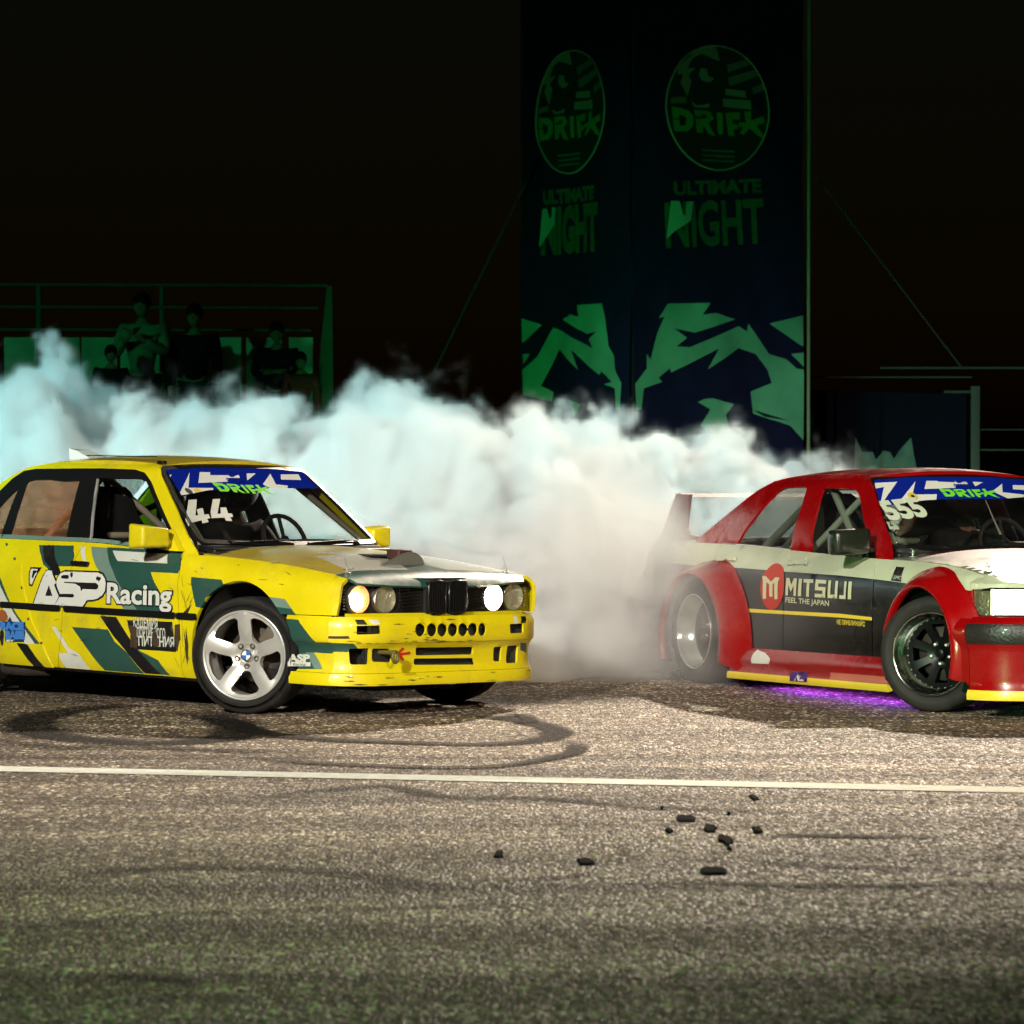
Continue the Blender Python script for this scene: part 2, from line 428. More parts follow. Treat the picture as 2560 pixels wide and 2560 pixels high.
SKID = film_mat('tyre_rubber_film', (.010, .008, .006), .70, 1.0, 22, .9, (1, 1, 1), True)
skid([(-2.1, 20.474), (-2.323, 20.29), (-2.489, 19.933), (-2.547, 19.234), (-2.378, 18.449), (-2.108, 18.026), (-1.802, 17.848), (-1.53, 17.99), (-1.399, 18.449), (-1.497, 19.234), (-1.762, 19.977)], .34, .8)
skid([(-1.645, 19.716), (-1.313, 18.582), (-0.961, 18.08), (-0.594, 17.884), (-0.165, 17.743), (0.12, 17.99), (0.234, 18.506), (0.142, 19.031), (-0.01, 19.44), (-0.262, 19.716)], .20, .9, .0075)
skid([(-1.254, 16.977), (-0.885, 16.664), (-0.482, 16.497), (-0.153, 16.467), (0.112, 16.788), (0.31, 17.385), (0.278, 17.99)], .13, .9, .009)
skid([(-2.633, 18.08), (-2.199, 17.605), (-1.848, 17.605), (-1.395, 17.385), (-0.918, 17.269)], .20, .6, .0085)
skid([(-1.067, 15.009), (-0.574, 15.562), (-0.299, 15.098), (0.13, 15.009), (0.544, 14.644), (1.299, 14.394)], .16, .55)
skid([(0.943, 13.546), (1.085, 13.575), (1.223, 13.546), (1.731, 13.489)], .14, .9)
skid([(-0.2, 12.189), (0.106, 12.201), (0.363, 12.441)], .05, .8)
skid([(-1.684, 12.072), (-1.107, 12.552), (-0.524, 12.307), (-0.194, 11.846)], .22, .45)
skid([(0.382, 12.13), (0.724, 12.072), (1.084, 12.004), (1.687, 12.072)], .10, .6)
skid([(0.832, 12.677), (1.133, 12.552), (1.662, 12.398)], .10, .6)
skid([(-1.533, 10.874), (-1.09, 11.248), (-0.477, 11.395), (0.28, 11.546)], .06, .5)
skid([(-1.185, 9.963), (-0.937, 9.888), (-0.837, 9.741)], .12, .6)
skid([(-0.102, 19.336), (0.037, 19.716), (0.098, 19.234), (-0.01, 19.092)], .12, .9, .0095)
rb_ = random.Random(4)
for k in range(9):
    y0 = 9.8 + k * 1.05; a_ = rb_.uniform(-.05, .03)
    skid([(x, y0 + a_ * x + rb_.uniform(-.12, .12), ) for x in (-7, -4, -1.5, .8, 3, 6)], rb_.uniform(.25, .8), rb_.uniform(.12, .26), .0045 + k * .0001)


# ------------------------------------------------------------------ smoke
def smoke():
    X0, X1, Y0, Y1, Z0, Z1 = -6.2, 4.2, 21.6, 27.6, .01, 2.75
    ng = bpy.data.node_groups.new('tyre_smoke', 'GeometryNodeTree'); ng.interface.new_socket('Geometry', in_out='OUTPUT', socket_type='NodeSocketGeometry')
    L = ng.links.new
    def nd(t, **kw): return N(ng, t, **kw)
    def val(x):
        return x
    def M(op, a, b=None, c=None, clamp=False):
        n = nd('ShaderNodeMath', operation=op); n.use_clamp = clamp
        for i, v in enumerate((a, b, c)):
            if v is None: continue
            if isinstance(v, (int, float)): n.inputs[i].default_value = v
            else: L(v, n.inputs[i])
        return n.outputs[0]
    def MR(src, a, b, c, d, typ='SMOOTHSTEP'):
        n = nd('ShaderNodeMapRange', interpolation_type=typ)
        L(src, n.inputs[0])
        for i, v in enumerate((a, b, c, d)):
            if isinstance(v, (int, float)): n.inputs[i + 1].default_value = v
            else: L(v, n.inputs[i + 1])
        return n.outputs[0]
    pos = nd('GeometryNodeInputPosition'); sp = nd('ShaderNodeSeparateXYZ'); L(pos.outputs[0], sp.inputs[0])
    x, y, z = sp.outputs
    def noise(scale, det, rough=.5, vec=None, off=(0, 0, 0), dist=0., typ='FBM'):
        n = nd('ShaderNodeTexNoise'); n.inputs['Scale'].default_value = scale; n.inputs['Detail'].default_value = det
        n.inputs['Roughness'].default_value = rough; n.inputs['Distortion'].default_value = dist
        va = nd('ShaderNodeVectorMath', operation='ADD'); L(vec or pos.outputs[0], va.inputs[0]); va.inputs[1].default_value = off
        L(va.outputs[0], n.inputs['Vector']); return n
    # slow turbulent warp of space
    wn = noise(.9, 3, .55); ws = nd('ShaderNodeVectorMath', operation='SUBTRACT'); L(wn.outputs['Color'], ws.inputs[0]); ws.inputs[1].default_value = (.5, .5, .5)
    wm = nd('ShaderNodeVectorMath', operation='SCALE'); L(ws.outputs[0], wm.inputs[0]); wm.inputs['Scale'].default_value = .55
    wp = nd('ShaderNodeVectorMath', operation='ADD'); L(pos.outputs[0], wp.inputs[0]); L(wm.outputs[0], wp.inputs[1])
    # billows: smooth cells at three sizes (rounded tops, sharp creases)
    def cells(scale, seed):
        v = nd('ShaderNodeTexVoronoi', feature='F1'); v.inputs['Scale'].default_value = scale
        va = nd('ShaderNodeVectorMath', operation='ADD'); L(wp.outputs[0], va.inputs[0]); va.inputs[1].default_value = (seed, seed * 2, 0); L(va.outputs[0], v.inputs['Vector'])
        return M('SUBTRACT', .45, v.outputs['Distance'])
    bil = M('ADD', M('MULTIPLY', cells(1.7, 3), .55), M('ADD', M('MULTIPLY', cells(3.4, 11), .30), M('MULTIPLY', cells(8.0, 5), .20)))
    fine = M('MULTIPLY', M('SUBTRACT', noise(5.5, 7, .68, wp.outputs[0], dist=.4).outputs[0], .5), .34)
    # top outline along x at mid depth
    top = nd('ShaderNodeFloatCurve'); cv = top.mapping.curves[0]
    T = SMOKE_TOP
    pts = [((a - X0) / (X1 - X0), b / 3.0) for a, b in T]
    cv.points[0].location = pts[0]; cv.points[1].location = pts[-1]
    for p in pts[1:-1]: cv.points.new(*p)
    for p in cv.points: p.handle_type = 'AUTO'
    top.mapping.update()
    L(MR(x, X0, X1, 0, 1, 'LINEAR'), top.inputs['Value'])
    H = M('SUBTRACT', M('MULTIPLY', top.outputs[0], 3.0), .13)
    # crest sits at the middle of the cloud, falls off to front and back
    front = nd('ShaderNodeFloatCurve'); cf = front.mapping.curves[0]
    Fp = [((a - X0) / (X1 - X0), (b - Y0) / (Y1 - Y0)) for a, b in SMOKE_FRONT]
    cf.points[0].location = Fp[0]; cf.points[1].location = Fp[-1]
    for p in Fp[1:-1]: cf.points.new(*p)
    for p in cf.points: p.handle_type = 'AUTO'
    front.mapping.update()
    L(MR(x, X0, X1, 0, 1, 'LINEAR'), front.inputs['Value'])
    yf = M('ADD', M('MULTIPLY', front.outputs[0], Y1 - Y0), Y0)
    dyf = M('SUBTRACT', y, yf); dyb = M('SUBTRACT', 26.9, y)
    # vertical profile: at the front face the cloud is low and rises with depth
    hloc = M('MULTIPLY', H, MR(dyf, -.1, 1.3, .35, 1.0))
    sd = M('MINIMUM', M('SUBTRACT', hloc, z), M('MINIMUM', M('MULTIPLY', dyf, .8), M('MINIMUM', dyb, M('SUBTRACT', M('SUBTRACT', 3.95, x), .1))))
    sd = M('ADD', sd, M('ADD', bil, fine))
    rise = MR(z, .0, 1.9, 1.0, .55)
    core = MR(sd, -.04, .15, 0, 1)
    wisp = M('MULTIPLY', MR(sd, -.16, .06, 0, .12), MR(noise(3.2, 5, .65, wp.outputs[0], (7, 0, 0)).outputs[0], .42, .66, 0, 1))
    den = M('MAXIMUM', core, wisp)
    mod = MR(noise(1.6, 4, .6, wp.outputs[0], (0, 3, 0)).outputs[0], .3, .68, .68, 1.2)
    den = M('MULTIPLY', M('MULTIPLY', den, mod), rise)
    # thin veil rolling forward over the rear corner of the red car
    def veil(cx, cyy, cz, rx, ry, rz, amp):
        a = M('POWER', M('DIVIDE', M('SUBTRACT', x, cx), rx), 2.0); b = M('POWER', M('DIVIDE', M('SUBTRACT', y, cyy), ry), 2.0); c = M('POWER', M('DIVIDE', M('SUBTRACT', z, cz), rz), 2.0)
        return MR(M('ADD', a, M('ADD', b, c)), 0, 1, amp, 0)
    vn = MR(noise(3.0, 5, .65, wp.outputs[0], (2, 9, 1)).outputs[0], .33, .66, .12, 1.3)
    ve = M('MULTIPLY', M('MAXIMUM', veil(.62, 22.85, .60, .72, .85, .95, .16), veil(1.12, 22.15, .42, .45, .35, .58, .045)), vn)
    den = M('MAXIMUM', den, ve)
    vc = nd('GeometryNodeVolumeCube'); vc.inputs['Min'].default_value = (X0, Y0, Z0); vc.inputs['Max'].default_value = (X1, Y1, Z1)
    q = SMOKE_VOX
    vc.inputs['Resolution X'].default_value = int((X1 - X0) / q); vc.inputs['Resolution Y'].default_value = int((Y1 - Y0) / (q * 1.3)); vc.inputs['Resolution Z'].default_value = int((Z1 - Z0) / q)
    L(den, vc.inputs['Density'])
    sm = nd('GeometryNodeSetMaterial')
    m = bpy.data.materials.new('tyre_smoke'); m.use_nodes = True; nt = m.node_tree; nt.nodes.clear()
    o = N(nt, 'ShaderNodeOutputMaterial'); pv = N(nt, 'ShaderNodeVolumePrincipled'); pv.inputs['Color'].default_value = (.962, .965, .962, 1)
    pv.inputs['Density'].default_value = SMOKE_DENS; pv.inputs['Anisotropy'].default_value = 0.0
    nt.links.new(pv.outputs[0], o.inputs['Volume'])
    sm.inputs['Material'].default_value = m; L(vc.outputs[0], sm.inputs[0])
    go = nd('NodeGroupOutput'); L(sm.outputs[0], go.inputs[0])
    me = bpy.data.meshes.new('tyre_smoke'); me.from_pydata([(X0, Y0, Z0), (X1, Y0, Z0), (X1, Y1, Z1), (X0, Y1, Z1)], [], [(0, 1, 2, 3)])
    ob = link('tyre_smoke', me, m); md = ob.modifiers.new('cloud', 'NODES'); md.node_group = ng
    tag(ob, 'thick pale billowing tyre smoke drifting low behind and between the two cars', 'smoke', kind='stuff')
    return ob
SMOKE_TOP = [(-6.2, 1.9), (-4.6, 2.0), (-3.45, 2.0), (-3.2, 2.12), (-2.95, 2.0), (-2.72, 1.72), (-2.5, 1.80), (-2.1, 1.78), (-1.7, 1.80), (-1.35, 1.76), (-.98, 1.95), (-.6, 1.84), (-.3, 1.8), (-.05, 1.62), (.2, 1.74), (.5, 1.66), (.75, 1.66), (1.0, 1.64), (1.3, 1.50), (1.45, 1.60), (1.8, 1.50), (2.1, 1.42), (2.35, 1.36), (2.7, 1.2), (3.2, .6), (4.2, .2)]
SMOKE_FRONT = [(-6.2, 22.8), (-3, 22.9), (-1, 22.8), (0.1, 22.6), (.45, 22.9), (1.0, 23.75), (1.6, 24.0), (2.3, 24.1), (3.0, 24.4), (4.2, 25)]
SMOKE_VOX = .024; SMOKE_DENS = 25.0
smoke()

# ------------------------------------------------------------------ body shapes (car axes: x forward from the front axle, y left, z up)
#<SHAPE>
E_W = [(-3.6, .72), (-3.45, .765), (-3.2, .80), (-2.6, .818), (-1.5, .825), (-.6, .822), (0, .815), (.35, .80), (.58, .778), (.70, .745), (.80, .68)]
E_ZT = [(-3.6, .885), (-3.3, .90), (-2.3, .885), (-1.49, .885), (-.63, .845), (-.2, .832), (.2, .807), (.5, .774), (.62, .760), (.68, .748), (.75, .735)]
E_YT = [(-3.6, .66), (-3.3, .69), (-2.5, .715), (-1.5, .742), (-.63, .742), (-.3, .722), (.2, .707), (.66, .692), (.75, .66)]
E_TOP = [(-3.0, .48), (-2.6, .515), (-2.3, .548), (-1.6, .575), (-1.07, .555), (-.5, .57)]
E_RAIL = [(-3.0, .90), (-2.75, 1.045), (-2.524, 1.192), (-2.40, 1.255), (-2.25, 1.308), (-2.0, 1.343), (-1.57, 1.358), (-1.25, 1.350), (-1.07, 1.330), (-.9, 1.28)]
def eY(x, z):
    W = stab(E_W, x); zt = stab(E_ZT, x); yt = stab(E_YT, x)
    if z <= zt:
        zm = .725 + .55 * (zt - .725)
        K = [(.10, W - .07), (.15, W - .04), (.21, W - .016), (.32, W - .006), (.50, W), (.60, W - .001), (.695, W - .007), (.722, W - .020), (zm, W - .020 - .36 * (W - .02 - yt)), (zt, yt)]
        return stab(K, z)
    tp = stab(E_TOP, x); y0 = yt - .012
    t = (z - zt) / (1.315 - zt)
    if z <= 1.315: return y0 + (tp - y0) * t + .012 * 4 * t * (1 - t)
    return tp - (z - 1.315) * 1.6 - (z - 1.315) ** 2 * 14
def Vy_e(P): return -eY(P[0], P[2])
def eWS(y, z): return -.475 - (z - .905) * 1.29 - .070 * (y / .66) ** 2
def Vx_ew(P): return eWS(P[1], P[2])
E_BX = [(0, .792), (.45, .784), (.58, .765), (.67, .727), (.735, .680), (.78, .612)]
E_BY = [(.2, .818), (.45, .808), (.55, .796), (.62, .778)]
E_PF = [(.17, -.016), (.185, -.004), (.235, -.004), (.246, -.030), (.30, -.042), (.385, -.034), (.402, -.010), (.412, .002), (.512, .002), (.53, -.010), (.55, -.03)]
def eBX(y, z): return stab(E_BX, abs(y)) + stab(E_PF, z) * (1 - max(0, min(1, (abs(y) - .58) / .20)))
def eBY(x, z): return stab(E_BY, x) + stab(E_PF, z)
def Vx_eb(P): return eBX(P[1], P[2])
def Vy_eb(P): return -eBY(P[0], P[2])
def eGX(y, z): return .70 - .10 * abs(y)
def Vx_eg(P): return eGX(P[1], P[2])
def eHZ(x, y):
    zt = stab(E_ZT, x); c = tab([(-.6, .060), (.2, .050), (.6, .020), (.72, .006)], x); yt = stab(E_YT, x)
    return zt + c * (1 - min(1, abs(y) / yt) ** 2.2) - .05 * max(0, (x - .60) / .12) ** 2.2
def Vz_eh(P): return eHZ(P[0], P[1])
#</SHAPE>
Q_RED = (3.0255, 20.4052, -1.1464, 0.0157, -0.0077, 0.0)
Q_YELLOW = (-0.8853, 20.3902, -0.7723, -0.0097, -0.0177, 0.0)


def paint(name, col, rough=.32, dirt=.35, var=.10): return mat(name, col, rough, 0, 1.0 if 'hood' in name or 'roof' in name else .6, .06, 3.0, var, 4., dirt=dirt)
YEL = paint('yellow_paint', (.68, .575, .004)); GRN = paint('green_film', (.022, .078, .058)); LGR = paint('grey_green_film', (.15, .24, .19))
WHT = paint('white_film', (.62, .64, .54)); BLK = mat('black_film', (.006, .006, .006), .42, 0, .2, .03, 6, .1, dirt=.1)
TRIM = mat('black_trim', (.006, .006, .006), .38, bump=.15, bscale=200, var=.1)
DARK = mat('dark_underside', (.008, .007, .006), .9); RUB = mat('tyre_rubber', (.011, .010, .008), .78, bump=.25, bscale=120, var=.25, vscale=14)
SILV = mat('silver_alloy', (.62, .62, .56), .28, .55, .3, var=.08); CHR = mat('polished_metal', (.80, .80, .76), .24, .75)
STEEL = mat('brake_steel', (.12, .10, .08), .55, .8); BAREM = mat('bare_aluminium', (.52, .54, .48), .30, .85, .2, var=.15)
CAGE = mat('cage_paint', (.22, .19, .13), .45, 0, .2, var=.15); SEATF = mat('black_seat_fabric', (.004, .004, .004), .95, spec=.15)
REDF = mat('red_film', (.55, .012, .010), .4); BLUEF = mat('blue_film', (.004, .014, .21), 1.0, spec=0.); LBLUE = mat('light_blue_film', (.05, .20, .55), .4)
WPR = mat('white_print', (.60, .62, .55), .85, var=.06, spec=.1); LIME = mat('lime_film', (.14, .62, .02), .7, spec=.2); DGR = mat('dark_green_film', (.010, .045, .035), .4)
GLS = glass('window_glass', (.90, .92, .88), .7, film=.006); GLO = glass('orange_dusty_plastic', (.95, .56, .36), .6, .1, film=.17, fcol=(.75, .34, .18))
LENS = glass('lamp_glass', (.95, .95, .9), .35, .05)

def wheel(parent, loc, steer, side, style, r=.320, w=.225, rr=.232, cap=True):
    """side: -1 faces right (-y), 1 faces left; local axis Y, outer face at -Y before turning"""
    t = bpy.data.objects.new('wheel', None); COL.objects.link(t); t.parent = parent
    t.location = loc; t.rotation_euler = (0, radians(random.uniform(0, 360)) if style == 'dish' else radians(18), 0)
    Rm = Matrix.Rotation(steer + (0 if side < 0 else pi), 4, 'Z') @ Matrix.Rotation((radians(-2) if style == 'star' else .3 + loc[0]), 4, 'Y')
    t.rotation_euler = Rm.to_euler(); I = Matrix.Identity(4)
    if style == 'star': rr = .245
    RIMM = mat('rim_metal', (.52, .55, .50), .16, 1.0)
    h = w / 2; p = [(-h * .80, rr - .004), (-h * .93, rr + .012), (-h * 1.03, rr + .035), (-h * 1.04, r - .045), (-h * .96, r - .020), (-h * .84, r - .005), (-h * .5, r), (0, r + .001), (h * .5, r), (h * .84, r - .005), (h * .96, r - .02), (h * 1.04, r - .045), (h * 1.03, rr + .035), (h * .9, rr), (h * .8, rr - .01)]
    b = MB(); b.lathe(p, I, 72)
    b.build('tyre', RUB, t)
    g_ = MB()                                                 # tread grooves: thin raised ribs left between them
    if style == 'star':
        b = MB(); b.lathe([(-h * .80, rr - .002), (-h * .94, rr + .002), (-h * .96, rr - .005), (-h * .90, rr - .014), (-h * .70, rr - .020), (h * .1, rr - .032), (h * .85, rr - .02), (h * .9, rr)], I, 72)
        b.build('rim', SILV, t)
        def face(u, v):
            d = hypot(u, v); y = -h * .86 + .050 * max(0, 1 - d / rr) ** 1.5 + (.010 if d < .055 else 0)
            a = atan2(v, u); k = cos(5 * (a - pi / 2)); y -= .010 * max(0, k) * min(1, max(0, (d - .06) / .05)); return (u, y, v)
        holes = []
        for k in range(5):
            a0 = pi / 2 + pi / 5 + k * 2 * pi / 5
            def pol(d, a): return (d * cos(a0 + a), d * sin(a0 + a))
            H = [pol(.088, -.22), pol(.088, .22), pol(.150, .36), pol(.198, .44), pol(.212, .36), pol(.217, .15), pol(.217, -.15), pol(.212, -.36), pol(.198, -.44), pol(.150, -.36)]
            holes.append(rounded(H, .014))
        patch('spoke_star', ell(0, 0, rr - .006, n=64), face, SILV, t, res=.012, holes=holes, hem=.030, out=(0, -1, 0))
        b = MB(); yh = -h * .86 + .040
        M = Matrix.Translation((0, yh, 0))
        b.lathe([(.01, .036), (-.012, .034), (-.016, .028), (-.017, 0)], M, 32); b.build('centre_cap', SILV, t)
        em = MB(); em.add([(0, yh - .0185, 0)] + [(.026 * cos(k * pi / 12), yh - .0185, .026 * sin(k * pi / 12)) for k in range(24)], [(0, k + 1, (k + 1) % 24 + 1) for k in range(24)])
        o = em.build('emblem', [mat('emblem_white', (.7, .7, .7), .3), mat('emblem_blue', (.02, .12, .42), .3), mat('emblem_black', (.01, .01, .01), .3)], t)
        o.data.polygons.foreach_set('material_index', [0 if (k // 6) % 2 else 1 for k in range(24)])
        ring = MB(); ring.tube([(.029 * cos(a), yh - .0175, .029 * sin(a)) for a in [k * pi / 12 for k in range(24)]], .0035, 6, closed=True); ring.build('emblem_ring', MATS['emblem_black'], t)
        for k in range(5):
            a = pi / 2 + pi / 5 + k * 2 * pi / 5; c = Vector((.060 * cos(a), yh - .010, .060 * sin(a)))
            q = MB(); q.lathe([(.012, .0135), (-.001, .0135), (-.002, .009), (.006, .008), (.006, 0)], Matrix.Translation(c), 12)
            q.build('wheel_bolt', STEEL, t)
            q = MB(); q.lathe([(.001, .017), (-.0015, .016), (.0, .0135)], Matrix.Translation(c), 16); q.build('bolt_seat', mat('bolt_hole', (.03, .03, .025), .5), t)
    else:
        b = MB(); b.lathe([(-h * .80, rr - .002), (-h * .98, rr + .003), (-h * 1.0, rr - .006), (-h * .90, rr - .012), (-h * .55, rr - .016), (-h * .45, rr - .030), (h * .0, rr - .034), (h * .02, rr - .048), (h * .3, rr - .05), (h * .9, rr)], I, 72)
        b.build('rim_lip', RIMM, t)
        yc = h * .0
        def face(u, v):
            d = hypot(u, v); return (u, yc + .05 * max(0, 1 - d / .18) ** 1.4 - (.0), v)
        holes = []
        ns = 8
        for k in range(ns):
            a0 = (k + .5) * 2 * pi / ns
            def pol(d, a): return (d * cos(a0 + a), d * sin(a0 + a))
            holes.append(rounded([pol(.082, -.16), pol(.082, .16), pol(.168, .25), pol(.168, -.25)], .012))
        GB = mat('gloss_black_wheel', (.003, .003, .003), .35, 0, 0, spec=.15)
        patch('spoke_centre', ell(0, 0, rr - .040, n=56), face, GB, t, res=.016, holes=holes, hem=.03, out=(0, -1, 0))
        q = MB(); q.lathe([(.05, .034), (.0, .032), (-.006, .024), (-.006, 0)], Matrix.Translation((0, yc, 0)), 24); q.build('centre_cap', GB, t)
        for k in range(5):
            a = k * 2 * pi / 5; c = Vector((.057 * cos(a), yc + .02, .057 * sin(a))); q = MB(); q.lathe([(.03, .011), (-.012, .010), (-.016, .006), (-.016, 0)], Matrix.Translation(c), 10); q.build('wheel_nut', CHR, t)
        q = MB()
        for k in range(30):
            a = k * 2 * pi / 30; q.ball((.192 * cos(a), yc - .002, .192 * sin(a)), .0045, 6)
        o = q.build('rim_bolts', CHR, t)
    q = MB(); q.lathe([(h * .5, 0), (h * .5, .150), (h * .55, .152), (h * .6, .150), (h * .6, 0)], I, 40); q.build('brake_disc', STEEL, t)
    q = MB(); q.box((.10, h * .48, .09), (.11, .05, .12), Matrix.Rotation(.7, 3, 'Y'), .012); q.build('brake_caliper', mat('caliper', (.10, .08, .05), .6), t)
    return t

def mirror_x(fn): return lambda u, v: (lambda P: (P[0], -P[1], P[2]))(fn(u, v))

def yellow_car():
    root = empty('race_car'); root.matrix_world = pose_mat(Q_YELLOW)
    tag(root, 'battered yellow and green drift saloon with round headlamps and number 44 on its windscreen', 'race car', 'drifting race cars')
    S = {-1: lambda x, z: (x, -eY(x, z), z), 1: lambda x, z: (x, eY(x, z), z)}
    livery = []                                             # (outline in x,z ; material slot)
    MS = [YEL, GRN, LGR, WHT, BLK, mat('rust_scrape', (.05, .028, .012), .9, var=.5, vscale=60)]
    def L(slot, pts): livery.append((pts, slot))
    L(2, [(-1.416, 0.862), (-1.274, 0.86), (-1.198, 0.765), (-1.114, 0.686), (-1.03, 0.607), (-0.899, 0.506), (-1.023, 0.501), (-1.106, 0.604), (-1.216, 0.683), (-1.323, 0.753)])
    L(1, [(-1.275, 0.862), (-0.646, 0.859), (-0.593, 0.784), (-0.6, 0.736), (-0.834, 0.735), (-0.717, 0.619), (-0.605, 0.51), (-0.899, 0.505), (-1.03, 0.607), (-1.114, 0.686), (-1.198, 0.765)])
    L(3, [(-1.215, 0.845), (-0.748, 0.84), (-0.711, 0.787), (-1.139, 0.788)])
    L(1, [(-1.895, 0.857), (-1.574, 0.863), (-1.53, 0.805), (-1.536, 0.745), (-1.661, 0.741), (-1.644, 0.718), (-1.611, 0.698), (-1.677, 0.696), (-1.797, 0.746), (-1.843, 0.804)])
    L(4, [(-1.855, 0.858), (-1.753, 0.859), (-1.691, 0.775), (-1.602, 0.69), (-1.675, 0.688), (-1.731, 0.732), (-1.786, 0.763)])
    L(3, [(-1.511, 0.859), (-1.468, 0.859), (-1.413, 0.777), (-1.444, 0.777)])
    L(4, [(-1.242, 0.472), (-1.101, 0.473), (-0.976, 0.348), (-0.855, 0.256), (-0.736, 0.164), (-0.876, 0.163), (-1.005, 0.273), (-1.128, 0.365)])
    L(1, [(-1.497, 0.399), (-1.172, 0.398), (-1.116, 0.333), (-1.005, 0.273), (-0.882, 0.162), (-1.229, 0.162)])
    L(1, [(-0.934, 0.301), (-0.743, 0.245), (-0.661, 0.164), (-0.736, 0.164), (-0.855, 0.256)])
    L(3, [(-1.682, 0.392), (-1.64, 0.392), (-1.521, 0.273), (-1.444, 0.251), (-1.355, 0.162), (-1.584, 0.159), (-1.632, 0.242), (-1.536, 0.247)])
    L(4, [(-2.004, 0.283), (-1.906, 0.284), (-1.76, 0.143), (-1.856, 0.138)])
    L(1, [(-2.31, 0.79), (-2.178, 0.679), (-2.062, 0.518), (-1.986, 0.441), (-1.784, 0.289), (-1.922, 0.283), (-2.082, 0.424), (-2.196, 0.564), (-2.348, 0.695)])
    L(3, [(-2.29, 0.739), (-2.171, 0.624), (-2.027, 0.46), (-1.831, 0.287), (-1.92, 0.281), (-2.082, 0.424), (-2.196, 0.564), (-2.344, 0.669)])
    L(1, [(-0.483, 0.72), (-0.225, 0.713), (-0.176, 0.663), (-0.269, 0.644), (-0.338, 0.609), (-0.369, 0.552), (-0.42, 0.558)])
    L(2, [(0.067, 0.64), (0.291, 0.627), (0.343, 0.576), (0.172, 0.585), (0.114, 0.61)])
    L(1, [(0.114, 0.61), (0.172, 0.585), (0.343, 0.576), (0.393, 0.529), (0.185, 0.521)])
    L(5, [(-0.451, 0.573), (-0.48, 0.523), (-0.525, 0.501), (-0.531, 0.517), (-0.492, 0.543)])
    L(5, [(-0.496, 0.434), (-0.48, 0.339), (-0.492, 0.225), (-0.505, 0.273), (-0.51, 0.353)])
    L(5, [(-0.594, 0.45), (-0.557, 0.456), (-0.553, 0.367), (-0.573, 0.302), (-0.603, 0.317)])
    dF = [(-0.623, 0.84), (-0.598, 0.776), (-0.587, 0.728), (-0.562, 0.52), (-0.551, 0.432), (-0.544, 0.17)]
    dR = [(-1.474, 0.873), (-1.527, 0.78), (-1.542, 0.688), (-1.579, 0.487), (-1.599, 0.302), (-1.656, 0.138)]
    zt = lambda x: stab(E_ZT, x) - .001
    zbot = lambda x: .158
    arch = lambda cx, R, a0, a1, n=22: [(cx + R * cos(radians(lerp(a0, a1, k / (n - 1)))), .325 + R * sin(radians(lerp(a0, a1, k / (n - 1))))) for k in range(n)]
    dFx = sorted([(z, x) for x, z in dF]); dRx = sorted([(z, x) for x, z in dR])
    fx = lambda z: tab(dFx, z); rx = lambda z: tab(dRx, z)
    ZS = [.158, .22, .35, .50, .62, .70, .75, .80]
    topF = lambda a, b, n=14: [(lerp(a, b, k / (n - 1)), zt(lerp(a, b, k / (n - 1)))) for k in range(n)]
    fender = [(fx(.158) + .005, .158)] + [(fx(z) + .005, z) for z in ZS[1:]] + topF(fx(.84) + .005, .665) + [(.672, .70), (.668, .62), (.655, .552), (.40, .548)] + [(.262, .545)] + arch(-.065, .388, 34, 186)[1:] + [(-.445, .158)]
    fdoor = [(rx(z) + .004, z) for z in ZS] + topF(rx(.88) + .004, fx(.84) - .004) + [(fx(z) - .004, z) for z in ZS[::-1]]
    rdoor = [(-2.185, .158)] + arch(-2.57, .385, -15, 62, 10) + [(-2.44, .72), (-2.47, zt(-2.47))] + topF(-2.47, rx(.88) - .004)[1:] + [(rx(z) - .004, z) for z in ZS[::-1]]
    quarter = [(-3.42, .50), (-3.46, .70), (-3.44, zt(-3.44))] + topF(-3.44, -2.478) + [(-2.448, .72)] + arch(-2.57, .385, 62, 188, 14) + [(-2.96, .30), (-3.40, .32)]
    for s in (-1, 1):
        out = (0, s, 0); lv = livery
        patch('front_fender', fender, S[s], MS, root, .035, prints=lv, out=out, hem=.02)
        d = patch('front_door', fdoor, S[s], MS, root, .04, prints=lv, out=out)
        d2 = patch('rear_door', rdoor, S[s], MS, root, .045, prints=lv, out=out)
        patch('rear_quarter', quarter, S[s], MS, root, .06, prints=lv, out=out, hem=.02)
        # greenhouse frame of one side
        gl_f = [(-1.453, 0.88), (-1.557, 1.249), (-1.524, 1.255), (-1.204, 1.257), (-1.136, 1.242), (-0.703, 0.882), (-0.719, 0.868), (-1.083, 0.871)]
        gl_r = [(-2.227, 0.884), (-2.222, 1.21), (-2.212, 1.226), (-2.154, 1.235), (-2.024, 1.24), (-1.869, 1.231), (-1.711, 1.237), (-1.681, 0.886)]
        gl_q = [(-2.318, 0.886), (-2.282, 1.193), (-2.387, 1.103), (-2.481, 0.996), (-2.524, 0.885)]
        dlo = [(-2.48, 0.832), (-2.54, 0.947), (-2.468, 1.165), (-2.39, 1.235), (-2.295, 1.287), (-2.178, 1.3), (-1.556, 1.311), (-1.27, 1.308), (-1.175, 1.291), (-1.088, 1.239), (-0.623, 0.84), (-1.454, 0.861)]
        ap = [(-0.555, 0.886), (-0.644, 0.953), (-0.787, 1.088), (-1.022, 1.277), (-1.053, 1.314)]
        rail = [(x, stab(E_RAIL, x)) for x in (-1.10, -1.25, -1.4, -1.57, -1.8, -2.0, -2.15, -2.25, -2.33, -2.40, -2.47, -2.524, -2.62, -2.75, -2.88, -2.98)]
        gh = topF(-2.98, -.50, 30) + ap[1:] + rail
        patch('side_frame', gh, S[s], [YEL, TRIM], root, .035, holes=[gl_f, gl_r, gl_q], prints=[(dlo, 1)], out=out, hem=.012)
